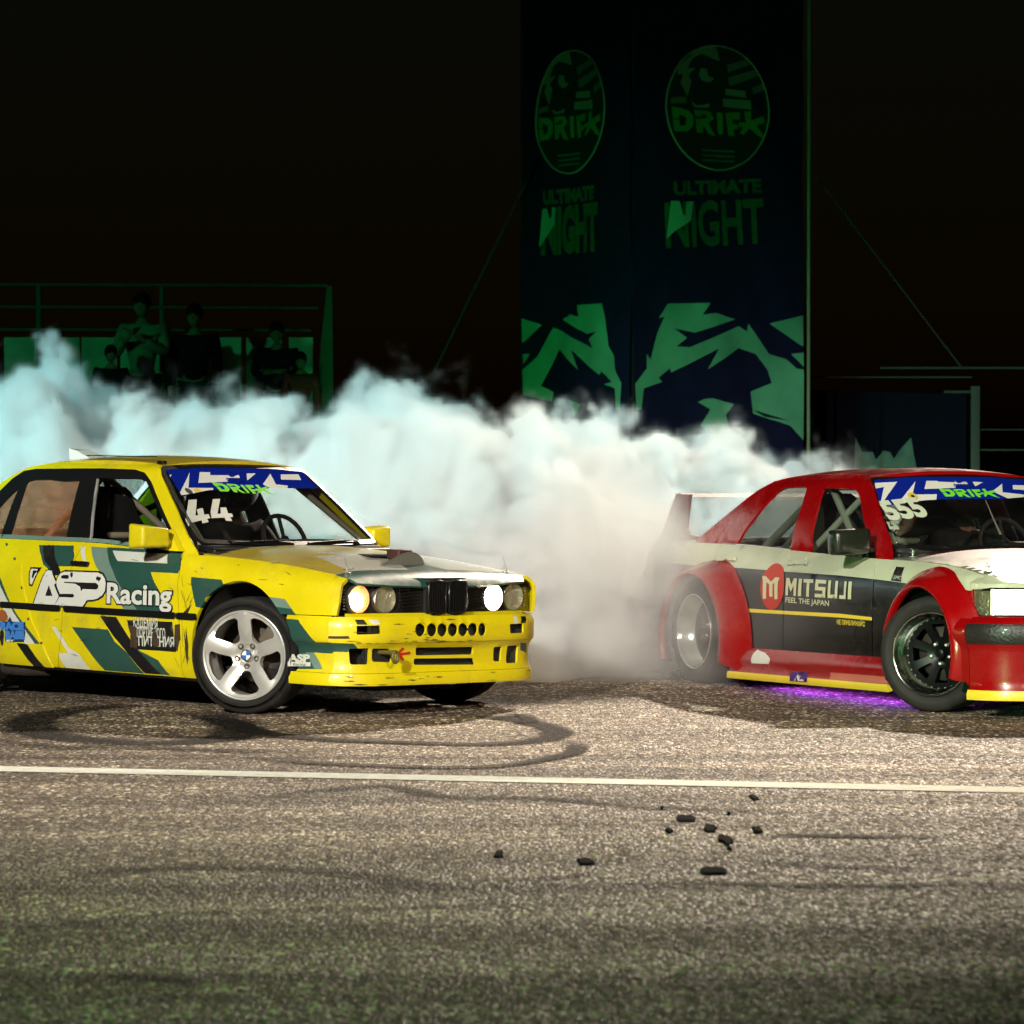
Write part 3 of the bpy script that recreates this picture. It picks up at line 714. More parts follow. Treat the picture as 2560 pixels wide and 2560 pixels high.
        inn = lambda f: (lambda u, v: (lambda P: (P[0], P[1] - s * .012, P[2]))(f(u, v)))
        patch('rear_window', offset_poly(gl_r, .006), inn(S[s]), GLO if s < 0 else GLS, root, .08, hem=0, out=out)
        patch('quarter_light', offset_poly(gl_q, .006), inn(S[s]), GLO if s < 0 else GLS, root, .08, hem=0, out=out)
        strip = [(u - .004, v) for u, v in [gl_f[0], gl_f[1]]] + [(gl_f[1][0] + .010, gl_f[1][1]), (gl_f[0][0] + .012, gl_f[0][1])]
        patch('window_channel', strip, S[s], SILV, root, .05, hem=.01, out=out, off=.003)
        # belt moulding strip above the doors
        bs = [(x, zt(x) + .001) for x in np.linspace(-2.47, -.63, 20)] + [(x, zt(x) + .022) for x in np.linspace(-.63, -2.47, 20)]
        patch('belt_strip', bs, S[s], LGR if s < 0 else TRIM, root, .06, hem=.01, out=out, off=.006)
        # side mouldings
        for a, b, nm in ((-.585, rx(.5) + .02, 'side_moulding'), (rx(.5) - .02, -2.15, 'side_moulding')):
            m_ = rounded([(a, .484), (a, .520), (b, .520), (b, .484)], .012)
            patch(nm, m_, S[s], TRIM, root, .05, hem=.014, out=out, off=.013)
        patch('side_moulding', rounded([(-.57, .484), (-.57, .520), (-.41, .520), (-.41, .484)], .012), S[s], TRIM, root, .05, hem=.014, out=out, off=.013)
        # rocker below the doors
        rk = MB(); rk.box((-1.32, s * .72, .165), (1.75, .10, .05), bev=.012); rk.build('sill', TRIM, root)
        # door handle
        h_ = [(-1.532, 0.776), (-1.378, 0.774), (-1.383, 0.745), (-1.534, 0.748)]
        patch('door_handle', rounded(h_, .008), S[s], TRIM, root, .03, hem=.016, out=out, off=.016)
        hr = [(x - .98, z + .008) for x, z in h_]
        patch('door_handle', rounded(hr, .008), S[s], TRIM, root, .03, hem=.016, out=out, off=.016)
        # riveted rear overfender
        of = [(-2.009, 0.748), (-1.87, 0.429), (-1.76, 0.274), (-1.696, 0.156)]
        ofp = of[::-1] if False else of
        poly = [(x, z) for x, z in ofp] + [(-2.19, .158)] + arch(-2.57, .385, -15, 186, 22) + [(-2.96, .30), (-3.05, .45), (-3.0, .66), (-2.85, .72), (-2.55, .735)]
        patch('overfender', poly, S[s], MS, root, .045, prints=lv, hem=.008, out=out, off=.007)
        for p in [(-2.059, 0.774), (-1.943, 0.607), (-1.877, 0.428), (-1.759, 0.295), (-2.187, 0.853)]:
            q = MB(); P = Vector(S[s](p[0] - .01, p[1])); q.ball(P + Vector((0, s * .009, 0)), .0085, 8, (1, .5, 1)); q.build('rivet', STEEL, root)
        # wheel-well liners
        for cx in (-.06, -2.57):
            lw = MB(); n = 20; V = []
            for k in range(n + 1):
                a = radians(lerp(-20, 200, k / n)); V += [(cx + .385 * cos(a), s * (eY(cx, .5) - .035), .325 + .385 * sin(a)), (cx + .385 * cos(a), s * .42, .325 + .385 * sin(a))]
            lw.add(V, [(2 * k, 2 * k + 1, 2 * k + 3, 2 * k + 2) for k in range(n)], True); lw.build('wheel_arch_liner', DARK, root)
    # lettering on the near side
    f_ = S[-1]
    def logo(poly, mi, off, nm='logo'): return patch(nm, poly, f_, mi, root, .04, hem=0, out=(0, -1, 0), off=off)
    whole = [(-1.845, 0.515), (-1.75, 0.708), (-1.734, 0.714), (-1.697, 0.712), (-1.641, 0.649), (-1.631, 0.678), (-1.611, 0.703), (-1.583, 0.712), (-1.28, 0.716), (-1.239, 0.707), (-1.207, 0.686), (-1.196, 0.658), (-1.199, 0.617), (-1.222, 0.59), (-1.263, 0.57), (-1.305, 0.562), (-1.357, 0.559), (-1.395, 0.517)]
    logo(offset_poly(whole, .010), BLK, .0025, 'logo_outline')
    o_ = patch('logo_letters', whole, f_, [WPR, BLK], root, .04, hem=0, out=(0, -1, 0), off=.0045, prints=[([(-1.738, 0.568), (-1.706, 0.63), (-1.67, 0.57)], 1), ([(-1.603, 0.585), (-1.486, 0.589), (-1.47, 0.579), (-1.483, 0.568), (-1.607, 0.566)], 1),
        ([(-1.57, 0.655), (-1.283, 0.658), (-1.259, 0.646), (-1.261, 0.629), (-1.28, 0.621), (-1.396, 0.62), (-1.411, 0.607), (-1.423, 0.632), (-1.466, 0.647), (-1.569, 0.649)], 1), ([(-1.641, 0.649), (-1.629, 0.62), (-1.603, 0.585), (-1.606, 0.566), (-1.645, 0.519), (-1.648, 0.519), (-1.612, 0.57), (-1.658, 0.632)], 1), ([(-1.526, 0.709), (-1.505, 0.709), (-1.494, 0.692), (-1.505, 0.679), (-1.518, 0.691)], 1)])
    b0, b1 = [(-1.187, 0.551), (-0.612, 0.558)]
    lettering('lettering', 'Racing', f_, (b0[0] - .004, b0[1] - .002), (b1[0] + .004, b1[1] - .002), .118, BLK, root, off=.003, bold=.060); lettering('lettering', 'Racing', f_, (b0[0] + .006, b0[1]), (b1[0] - .006, b1[1]), .112, WPR, root, off=.005, bold=.028)
    rs = random.Random(3); sm_ = MB()
    def scuff(fn, x, z, L_, ang, nrm=(0, -1, 0)):
        P_ = []
        for k in range(5):
            t = k / 4; P_.append((x + L_ * t * cos(ang), z + L_ * t * sin(ang), rs.uniform(.0006, .0022) * (1 - abs(2 * t - 1) * .8)))
        V = []
        for u, v, w in P_:
            for d in (-1, 1):
                p = Vector(fn(u - d * w * sin(ang), v + d * w * cos(ang))); V.append(p + Vector(nrm) * .0035)
        sm_.add(V, [(2 * i, 2 * i + 1, 2 * i + 3, 2 * i + 2) for i in range(4)])
    for k in range(20): scuff(f_, rs.uniform(-.56, -.42), rs.uniform(.18, .66), rs.uniform(.03, .13), rs.uniform(.9, 2.2))
    for k in range(30): scuff(f_, rs.uniform(-2.1, .5), rs.uniform(.20, .84), rs.uniform(.02, .10), rs.uniform(-.3, .3))
    tag(sm_.build('scuff_marks', MS[5], root), kind='stuff')
    tr = [(-1.903, 0.724), (-1.809, 0.725), (-1.866, 0.622), (-1.89, 0.626)]
    logo(offset_poly(tr, .004), BLK, .003); logo(offset_poly(tr, -.006), WHT, .004); logo([(-1.868, 0.71), (-1.83, 0.71), (-1.857, 0.665), (-1.867, 0.667)], BLK, .005)
    bx = [(-1.0, 0.459), (-0.613, 0.466), (-0.582, 0.3), (-0.934, 0.299)]
    logo(bx, BLK, .003, 'sticker')
    for i, (tx, pts) in enumerate((('КАДЕМИЯ', [(-0.943, 0.423), (-0.734, 0.425)]), ('ПОРТИВНОГО', [(-0.913, 0.369), (-0.669, 0.372)]), ('ПИТАНИЯ', [(-0.901, 0.319), (-0.593, 0.327)]))):
        lettering('lettering', tx, f_, pts[0], pts[1], .052, WHT, root, off=.005, bold=.02)
    logo([(-0.993, 0.437), (-0.924, 0.424), (-0.907, 0.335), (-0.915, 0.302), (-0.977, 0.307), (-0.969, 0.381)], MS[5], .006, 'scrape'); logo([(-0.771, 0.43), (-0.743, 0.399), (-0.72, 0.327), (-0.761, 0.317), (-0.788, 0.34)], MS[5], .006, 'scrape')
    DB = mat('deep_blue_film', (.006, .035, .12), .5)
    logo([(-2.16, 0.402), (-2.082, 0.406), (-2.057, 0.435), (-2.036, 0.407), (-1.91, 0.409), (-1.919, 0.358), (-1.911, 0.356), (-1.93, 0.294), (-2.103, 0.285), (-2.109, 0.309), (-2.103, 0.36), (-2.15, 0.363)], DB, .011, 'sticker')
    logo([(-2.159, 0.467), (-2.132, 0.473), (-2.098, 0.466), (-2.076, 0.436), (-2.085, 0.414), (-2.116, 0.406), (-2.154, 0.406)], mat('orange_brown_film', (.30, .09, .03), .5), .012, 'sticker')
    logo([(-2.148, 0.35), (-2.131, 0.354), (-2.116, 0.346), (-2.118, 0.317), (-2.129, 0.267), (-2.145, 0.265), (-2.157, 0.315)], BLK, .012, 'sticker')
    for tx, pts in (('RACE', [(-2.147, 0.358), (-1.922, 0.365)]), ('BASE', [(-2.102, 0.308), (-1.921, 0.313)])):
        lettering('lettering', tx, f_, pts[0], pts[1], .040, LBLUE, root, off=.013, bold=.09)
    lettering('lettering', 'BY', f_, *[(-2.092, 0.287), (-2.015, 0.29)], .012, WPR, root, off=.013, bold=.06)
    logo([(-2.179, 0.488), (-2.124, 0.494), (-2.065, 0.45), (-2.082, 0.415), (-2.165, 0.403)], mat('brown_red_film', (.18, .04, .02), .5), .003, 'sticker')
    # ---------------- front: fascia, grille, lamps
    fg = lambda y, z: (eGX(y, z), y, z)
    rc = rounded([(-.655, .560), (.655, .560), (.668, .60), (.672, .70), (.62, .748), (-.62, .748), (-.672, .70), (-.668, .60)], .03)
    pan = [(-.672, .528), (.672, .528), (.672, .560), (-.672, .560)]
    patch('front_panel', pan, fg, YEL, root, .06, hem=.02, out=(1, 0, 0), off=.012)
    holes = [ell(y, .637, .077, n=30) for y in (-.593, -.415, .415, .593)]
    patch('grille_panel', rc, lambda y, z: (eGX(y, z) - .012, y, z), mat('grille_black', (.012, .009, .007), .5), root, .05, holes=holes, hem=.05, out=(1, 0, 0))
    for s in (-1, 1):
        q = MB()
        for k in range(9):
            z = .575 + k * .0185; y0, y1 = .155, .325
            q.box((eGX(.24, 0) + .001, s * .24, z), (.012, y1 - y0, .007), Matrix.Rotation(-s * .10, 3, 'Z'))
        q.build('grille_slats', TRIM, root)
        k_ = empty('kidney_grille'); k_.parent = root
        fr = MB(); fr.tube([(.728, s * y, z) for y, z in ((.012, .562), (.070, .556), (.138, .566), (.146, .60), (.146, .705), (.138, .728), (.070, .733), (.012, .728))], .007, 8, closed=True)
        fr.build('kidney_frame', mat('dark_chrome', (.05, .05, .045), .25, .8), k_)
        for j in range(7):
            v = MB(); v.box((.720, s * (.028 + j * .0175), .645), (.018, .005, .166)); v.build('kidney_bar', TRIM, k_)
        bk = MB(); bk.box((.698, s * .078, .645), (.02, .14, .17)); bk.build('kidney_back', DARK, k_)
        # corner piece with ribs beside the lamps
        cb = MB()
        for j in range(7): cb.box((.625, s * (.690 - .0015 * abs(j - 4)), .585 + j * .017), (.045, .012, .006), Matrix.Rotation(s * .5, 3, 'Z'))
        cb.build('corner_ribs', mat('rib_plastic', (.10, .09, .07), .4), root)
        for inner, y in ((0, .593), (1, .415)):
            hl = empty('headlight'); hl.parent = root; x0 = eGX(y, 0) - .012
            hl.location = (x0, s * y, .637)
            lit = (s < 0 and not inner) or (s > 0 and inner)
            M = Matrix.Rotation(pi / 2, 4, 'Z')              # lathe axis Y -> -X
            q = MB(); q.lathe([(-.022, .0735), (-.026, .0755), (-.022, .078), (.03, .078)], M, 36); q.build('lamp_ring', mat('lamp_ring_metal', (.35, .34, .3), .3, .9), hl)
            q = MB(); q.lathe([(-.024, .0735), (-.016, .060), (-.010, .035), (-.008, 0)], M, 36)
            if lit: q.build('reflector', [lampmat('lit_reflector_warm' if s < 0 else 'lit_reflector', (1, .33, .12) if s < 0 else (1, .85, .6), 1.6 if s < 0 else 8)], hl)
            else: q.build('reflector', mat('lamp_reflector', (.60, .60, .42), .35, .6, bump=.6, bscale=70), hl)
            if lit:
                q = MB(); q.ball((.018, .008 * s, -.012 if s < 0 else 0), .046 if s < 0 else .068, 18, (.16, 1, 1)); q.build('bulb_glow', lampmat('lit_bulb', (1, .80, .5), 40), hl)
            q = MB(); q.lathe([(-.026, .0735), (-.029, .060), (-.031, .035), (-.032, 0)], M, 36); q.build('lamp_lens', LENS, hl)
    # ---------------- bumper, air dam, lip
    fb = lambda y, z: (eBX(y, z), y + (1 if y > 0 else -1) * stab(E_PF, z) * max(0, min(1, (abs(y) - .58) / .20)), z)
    def side(s): return lambda x, z: (x, s * eBY(x, z), z)
    Bp = lambda pts: pts
    slot = lambda pts: pts
    BM = [YEL, GRN, LGR, WHT, BLK, MS[5]]
    h_up = [rounded([(-0.676, 0.499), (-0.549, 0.501), (-0.544, 0.456), (-0.675, 0.452)], .008), rounded([(0.431, 0.493), (0.553, 0.494), (0.555, 0.442), (0.436, 0.441)], .008)]
    cs = [(-0.264, 0.475), (-0.177, 0.473), (-0.099, 0.472), (-0.019, 0.471), (0.06, 0.47), (0.136, 0.469), (0.211, 0.467)]
    rr_ = abs(cs[1][0] - cs[0][0]) * .44
    h_up += [ell(c[0], c[1], rr_ * (1.02 if i < 6 else .85), .038, 20) for i, c in enumerate(cs)]
    pr_up = [([(-0.686, 0.532), (-0.639, 0.532), (-0.622, 0.505), (-0.673, 0.505)], 4), ([(-0.615, 0.532), (-0.555, 0.531), (-0.547, 0.507), (-0.599, 0.507)], 3), ([(0.47, 0.536), (0.509, 0.535), (0.486, 0.44), (0.454, 0.44)], 3), ([(0.543, 0.534), (0.593, 0.533), (0.575, 0.496), (0.524, 0.497)], 4),
        ([(-0.782, 0.443), (-0.795, 0.44), (-0.711, 0.445), (-0.705, 0.43), (-0.783, 0.427), (-0.783, 0.412)], 5)]
    patch('front_bumper', rounded([(-.778, .405), (.778, .405), (.778, .545), (-.778, .545)], .01), fb, BM, root, .03, holes=h_up, prints=pr_up, hem=.010, out=(1, 0, 0))
    h_lo = [rounded(p, .014) for p in ([(-0.719, 0.376), (-0.585, 0.378), (-0.589, 0.291), (-0.712, 0.291)], [(-0.568, 0.375), (-0.459, 0.374), (-0.428, 0.342), (-0.431, 0.299), (-0.561, 0.305)],
        [(-0.261, 0.376), (0.182, 0.37), (0.187, 0.328), (-0.255, 0.332)], [(-0.266, 0.316), (0.189, 0.309), (0.207, 0.272), (-0.269, 0.282)], [(0.344, 0.366), (0.414, 0.367), (0.409, 0.286), (0.348, 0.286)], [(0.455, 0.37), (0.559, 0.371), (0.556, 0.274), (0.449, 0.273)])]
    pr_lo = [([(-0.984, 0.425), (-0.692, 0.404), (-0.664, 0.376), (-0.728, 0.357), (-0.951, 0.355), (-1.034, 0.357)], 1), ([(0.575, 0.383), (0.66, 0.38), (0.669, 0.323), (0.58, 0.342)], 1)]
    patch('air_dam', [(-.778, .243), (.778, .243), (.778, .403), (-.778, .403)], fb, BM, root, .03, holes=h_lo, prints=pr_lo, hem=.014, out=(1, 0, 0))
    patch('front_lip', [(-.778, .176), (.778, .176), (.778, .241), (-.778, .241)], fb, YEL, root, .05, hem=.05, out=(1, 0, 0))
    for s in (-1, 1):
        pr = [([(0.191, 0.523), (0.406, 0.521), (0.533, 0.405), (0.73, 0.411), (0.603, 0.346), (0.49, 0.348), (0.55, 0.262), (0.175, 0.243)], 1), ([(0.426, 0.345), (0.49, 0.348), (0.552, 0.264), (0.495, 0.262)], 2)]
        patch('front_bumper_side', [(.616, .405), (.616, .545), (.30, .545), (.345, .47), (.365, .405)], side(s), BM, root, .03, prints=pr, hem=.02, out=(0, s, 0))
        patch('air_dam_side', [(.616, .243), (.616, .403), (.367, .403), (.385, .32), (.375, .243)], side(s), BM, root, .03, prints=pr, hem=.02, out=(0, s, 0))
        patch('front_lip_side', [(.616, .176), (.616, .241), (.345, .241), (.335, .176)], side(s), YEL, root, .04, hem=.03, out=(0, s, 0))
    fs_ = side(-1); sm_ = MB(); rs = random.Random(9)
    for k in range(40):
        y = rs.uniform(-.78, .1) if k < 30 else rs.uniform(-.7, .75); z = rs.choice([rs.uniform(.405, .53), rs.uniform(.18, .24), rs.uniform(.40, .42)]); L_ = rs.uniform(.02, .10); V = []
        for i in range(5):
            w = rs.uniform(.0008, .003) * (1 - abs(i / 2 - 1) * .8)
            for d in (-1, 1): p = fb(y + L_ * i / 4, z + d * w + rs.uniform(-.001, .001)); V.append((p[0] + .003, p[1] - .001, p[2]))
        sm_.add(V, [(2 * i, 2 * i + 1, 2 * i + 3, 2 * i + 2) for i in range(4)])
    tag(sm_.build('scuff_marks', MS[5], root), kind='stuff')
    c_ = [(0.299, 0.269), (0.469, 0.274)]
    patch('sticker', [(0.295, 0.288), (0.468, 0.294), (0.469, 0.272), (0.299, 0.264)], fs_, WHT, root, .04, hem=0, out=(0, -1, 0), off=.003)
    lettering('lettering', 'ASP', fs_, *[(0.298, 0.29), (0.465, 0.297)], .038, WHT, root, off=.004, bold=.06)
    lettering('lettering', 'Racing', fs_, *[(0.342, 0.269), (0.434, 0.272)], .016, GRN, root, off=.005)
    q = [(-0.406, 0.345), (-0.362, 0.38), (-0.346, 0.373), (-0.376, 0.348), (-0.303, 0.356), (-0.299, 0.342), (-0.364, 0.336), (-0.341, 0.312), (-0.354, 0.307)]
    patch('arrow_sticker', q, fb, mat('arrow_red', (.45, .01, .01), .4), root, .04, hem=0, out=(1, 0, 0), off=.004)
    tow = [(-0.487, 0.333)][0]
    t_ = MB(); t_.tube([(.83, tow[0] + .020 * cos(a), tow[1] + .030 * sin(a)) for a in [k * pi / 8 for k in range(16)]], .009, 8, closed=True); t_.tube([(.70, tow[0] - .01, tow[1] + .02), (.83, tow[0] - .01, tow[1] + .026)], .012, 8)
    t_.build('tow_hook', mat('olive_paint', (.10, .085, .02), .5), root)
    rad = MB(); rad.box((.70, 0, .33), (.03, 1.2, .24)); rad.box((.735, 0, .475), (.02, 1.2, .12)); rad.build('radiator', mat('radiator_core', (.03, .03, .028), .5, .6, bump=1, bscale=300), root)
    und = MB(); und.box((-1.4, 0, .20), (3.9, 1.28, .06)); und.box((.45, 0, .30), (.5, 1.15, .2)); und.box((.25, 0, .15), (.35, .5, .06), bev=.02); und.build('underbody', DARK, root)
    ex = MB(); ex.tube([(-1.9, -.66, .14), (-2.05, -.70, .13), (-2.25, -.70, .13)], .045, 12); ex.build('side_exhaust', STEEL, root)
    # ---------------- hood, cowl, scoop, pins
    fh = lambda x, y: (x, y, eHZ(x, y))
    hood = [(-.50, -.60), (-.44, -.3), (-.42, 0), (-.44, .3), (-.50, .60), (-.50, .700), (-.2, .712), (.2, .702), (.5, .692), (.63, .682), (.685, .64), (.705, .4), (.722, 0), (.705, -.4), (.685, -.64), (.63, -.682), (.5, -.692), (.2, -.702), (-.2, -.712), (-.50, -.700)]
    nose = [(0.493, -0.647), (0.559, -0.586), (0.633, -0.484), (0.556, -0.193), (0.49, -0.074), (0.503, 0.003), (0.565, 0.02), (0.575, 0.235), (0.669, 0.636), (0.732, 0.573), (0.535, -0.71)]
    hp = [([(.10, -.42), (.14, .0), (.02, .72), (.60, .72), (.57, .30), (.60, -.20), (.56, -.55)], 3), ([(.58, -.75), (.52, -.50), (.56, -.14), (.40, -.06), (.40, .10), (.57, .16), (.60, .72), (.8, .72), (.8, -.75)], 1), ([(-0.607, -0.335), (-0.616, -0.152), (-0.42, -0.268), (-0.423, -0.435)], 3), ([(-0.592, -0.403), (-0.607, -0.335), (-0.423, -0.435), (-0.459, -0.455)], 1), ([(-0.616, -0.142), (-0.597, -0.076), (-0.369, -0.268), (-0.404, -0.282)], 2),
        ([(-.42, .10), (-.2, .45), (.1, .70), (-.2, .72), (-.5, .6)], 3), ([(-.05, -.30), (.42, -.10), (.42, .10), (.0, -.18)], 3)]
    HM = [paint('yellow_hood_paint', (.55, .43, .03), .13, .45), paint('green_hood_film', (.018, .085, .062), .15, .3), paint('grey_hood_film', (.12, .19, .15), .15, .3), paint('white_hood_film_glare', (.6, .6, .5), .15, .3)]  # white slot: film, plus reflected glare painted into the hood colour
    patch('hood', hood, fh, HM, root, .035, prints=hp, hem=.015, out=(0, 0, 1))
    for s in (-1, 1): pass
    cowl = MB(); cowl.box((-.50, 0, .868), (.14, 1.36, .03), Matrix.Rotation(.1, 3, 'Y'), .01); cowl.build('cowl', TRIM, root)
    sc = MB(); (tx_, ty_), (bx_, by_) = [(0.444, -0.25), (0.441, 0.085)]; V = []; Fc = []; nu, nv = 14, 16
    for i in range(nu + 1):
        t = i / nu; xx = bx_ + (tx_ - bx_) * t; cyy = by_ + (ty_ - by_) * t; w = .115 * (sin(min(1, t * 2.4) * pi / 2) * (1 - max(0, t - .35) / .65) ** .8) + .001; hh = .078 * (sin(min(1, t * 3) * pi / 2) * (1 - max(0, t - .3) / .7) ** .9)
        for j in range(nv + 1):
            a = pi * j / nv; V.append((xx, cyy + w * cos(a), eHZ(xx, cyy + w * cos(a)) - .004 + hh * sin(a)))
    Fc = [(i * (nv + 1) + j, i * (nv + 1) + j + 1, (i + 1) * (nv + 1) + j + 1, (i + 1) * (nv + 1) + j) for i in range(nu) for j in range(nv)]
    sc.add(V, Fc, True); sc.build('hood_scoop', BAREM, root)
    ib = MB(); (ix, iy), = [(0.356, -0.012)]; ib.box((ix, iy, eHZ(ix, iy) + .040), (.10, .11, .05), bev=.01); ib.build('intake_box', mat('rust_red_metal', (.045, .014, .008), .6), root)
    vt = MB(); (vx, vy), = [(0.206, -0.036)]; vt.box((vx, vy, eHZ(vx, vy) + .003), (.22, .20, .010), Matrix.Rotation(-.3, 3, 'Z'), .003); vt.build('hood_vent', mat('vent_black', (.006, .006, .006), .9), root)
    for px, py in ((.56, -.60), (.56, .62)):
        pn = empty('hood_pin'); pn.parent = root; z = eHZ(px, py)
        q = MB(); q.tube([(px, py, z - .01), (px, py, z + .035)], .005, 8); q.build('pin', CHR, pn)
        q = MB(); q.ball((px, py, z + .002), .022, 14, (1, 1, .15)); q.build('pin_plate', CHR, pn)
        q = MB(); q.tube([(px - .03, py, z + .02), (px + .03, py + .01, z + .022), (px + .02, py + .03, z + .03)], .002, 6); q.tube([(px, py, z + .03), (px - .02, py, z + .085)], .0015, 5); q.build('pin_clip', STEEL, pn)
    # ---------------- windscreen, banner, numbers, wipers
    fw = lambda y, z: (eWS(y, z), y, z)
    wz = lambda y: .905 - .0
    wpoly = rounded([(-.672, .915), (-.3, .905), (.3, .905), (.672, .915), (.618, 1.12), (.545, 1.318), (.25, 1.334), (-.25, 1.334), (-.545, 1.318), (-.618, 1.12)], .035)
    patch('windscreen', wpoly, fw, GLS, root, .06, hem=0, out=(1, 0, .6))
    seal = offset_poly(wpoly, .012)
    patch('windscreen_seal', seal, fw, TRIM, root, .05, holes=[offset_poly(wpoly, -.010)], hem=.02, out=(1, 0, .6), off=.004)
    W2 = lambda pts: pts
    ban = [(-0.549, 1.301), (-0.67, 1.133), (-0.625, 1.134), (-0.437, 1.167), (-0.273, 1.176), (0.231, 1.181), (0.275, 1.181), (0.455, 1.315)]
    def clampw(P): return [(max(-.60, min(.60, y)), z) for y, z in P]
    bpoly = [(-.528, 1.312), (-.25, 1.326), (.25, 1.326), (.528, 1.312), (.548, 1.215), (.2, 1.212), (-.15, 1.208), (-.35, 1.196), (-.560, 1.165)]
    BN = [BLUEF, WPR, LIME, mat('banner_black', (.01, .01, .01), .5), mat('sticker_yellow', (.6, .45, .05), .4)]
    zz = [(-0.623, 1.136), (-0.383, 1.294)]
    pr = [([(-0.577, 1.26), (-0.512, 1.284), (-0.595, 1.228)], 1), ([(-0.624, 1.136), (-0.382, 1.296), (-0.476, 1.208), (-0.308, 1.209), (-0.343, 1.173), (-0.451, 1.165)], 1), ([(-0.313, 1.298), (-0.237, 1.299), (-0.254, 1.281), (-0.124, 1.283), (-0.163, 1.246), (-0.382, 1.236)], 1),
        ([(0.029, 1.295), (0.104, 1.296), (-0.009, 1.255)], 1), ([(0.224, 1.297), (0.195, 1.235), (0.29, 1.228), (0.228, 1.193), (0.143, 1.197), (0.088, 1.234)], 1), ([(0.307, 1.293), (0.469, 1.295), (0.449, 1.262), (0.273, 1.263)], 1)]
    pr += [(ell(*[(-0.491, 1.189)][0], .021, .018, 16), 3), (ell(*[(-0.427, 1.187)][0], .026, .020, 16), 4)]
    patch('windscreen_banner', bpoly, fw, BN, root, .04, prints=pr, hem=0, out=(1, 0, .6), off=.003)
    D = drift_letters()
    o = [(-0.291, 1.188), (0.1, 1.185), (-0.238, 1.24)]
    ox, oz = o[0]; kx = (o[1][0] - ox); hz = (o[2][1] - oz)
    for nm, P_ in D:
        patch('banner_letter', [(ox + u * kx, oz + v * hz + (-.012 * u)) for u, v in P_], fw, LIME, root, .05, hem=0, out=(1, 0, .6), off=.006)
    lettering('lettering', 'GORILLA', fw, *[(-0.166, 1.243), (-0.022, 1.245)], .022, BLUEF, root, off=.0065, out=(1, 0, .6), bold=.04)
    cr_ = [(-0.147, 1.265), (-0.129, 1.283), (-0.118, 1.271), (-0.098, 1.271), (-0.07, 1.279), (-0.044, 1.284), (-0.055, 1.266)]
    patch('banner_crown', cr_, fw, WHT, root, .05, hem=0, out=(1, 0, .6), off=.006)
    for P_ in ([(-0.541, 1.139), (-0.483, 1.143), (-0.577, 1.053), (-0.558, 1.056), (-0.537, 1.087), (-0.49, 1.095), (-0.514, 1.059), (-0.485, 1.061), (-0.494, 1.04), (-0.519, 1.035), (-0.525, 1.018), (-0.574, 1.01), (-0.563, 1.027), (-0.651, 1.012), (-0.676, 0.991), (-0.663, 1.029)], [(-0.373, 1.146), (-0.322, 1.147), (-0.423, 1.064), (-0.4, 1.065), (-0.369, 1.099), (-0.329, 1.1), (-0.348, 1.067), (-0.323, 1.066), (-0.332, 1.048), (-0.356, 1.045), (-0.361, 1.025), (-0.405, 1.025), (-0.396, 1.043), (-0.487, 1.039), (-0.46, 1.073)]):
        patch('number_four', P_, fw, WHT, root, .05, hem=0, out=(1, 0, .6), off=.004)
    for y0, y1, y2 in ((-.50, -.02, 0), (.05, .50, 0)):
        q = MB(); q.tube([(eWS(y0, .915) + .03, y0, .905), (eWS((y0 + y1) / 2, .93) + .03, (y0 + y1) / 2, .918), (eWS(y1, .925) + .02, y1, .925)], [.009, .006, .004], 6); q.build('wiper', TRIM, root)
    # ---------------- roof, rear
    rail_y = lambda x: eY(x, min(stab(E_RAIL, x), 1.345)) if x > -2.3 else eY(x, stab(E_RAIL, x))
    def roofz(x, y):
        e = rail_y(x) + .004; zc_ = stab(E_RAIL, x); t = min(1, abs(y) / e); return zc_ + .036 * (1 - t ** 2.4) - .0
    xs = list(np.linspace(-1.075, -2.32, 16)); roof = [(x, rail_y(x) + .002) for x in xs] + [(x, -rail_y(x) - .002) for x in xs[::-1]]
    roof = [(-1.05 - .0, y) for y in (-.50,)][:0] + roof
    rf = lambda x, y: (x + (.035 * (1 - (y / .55) ** 2) if x > -1.09 else 0), y, roofz(x, y))
    patch('roof', roof, rf, [paint('roof_paint', (.60, .47, .02), .2, .5)], root, .05, hem=.02, out=(0, 0, 1))
    dr = MB(); dr.box((-1.45, -.515, 1.384), (.62, .016, .006), bev=.002); dr.build('roof_channel', TRIM, root)
    rv = MB(); V = [(-1.90, -.40, 1.372), (-1.78, -.06, 1.385), (-2.08, -.02, 1.38), (-2.18, -.38, 1.36), (-1.98, -.35, 1.45), (-1.92, -.14, 1.455), (-1.86, -.30, 1.385)]
    rv.add([(-1.93, -.36, 1.368), (-1.93, -.22, 1.376), (-2.12, -.36, 1.358), (-2.12, -.22, 1.366), (-2.06, -.35, 1.412), (-2.06, -.25, 1.418), (-2.15, -.34, 1.425), (-2.15, -.22, 1.42)], [(0, 1, 5, 4), (4, 5, 7, 6), (0, 4, 6, 2), (1, 3, 7, 5)])
    rv.build('roof_scoop', mat('torn_white_film', (.75, .75, .68), .35, 0, .5), root)
    n0 = MB(); n0.box((-1.12, -.49, 1.352), (.05, .035, .02), bev=.004); n0.build('roof_bracket', TRIM, root)
    rw = lambda y, z: (-2.33 - (1.31 - z) * 1.55 + .05 * (1 - (y / .6) ** 2) * -1, y, z)
    patch('rear_screen', [(-.60, .915), (.60, .915), (.50, 1.30), (-.50, 1.30)], rw, GLS, root, .1, hem=0, out=(-1, 0, .5))
    tk = lambda x, y: (x, y, .90 + .03 * (1 - (y / .7) ** 2) - max(0, -3.3 - x) * .2)
    patch('boot_lid', [(-2.93, -.68), (-2.93, .68), (-3.43, .66), (-3.43, -.66)], tk, YEL, root, .08, hem=.02, out=(0, 0, 1))
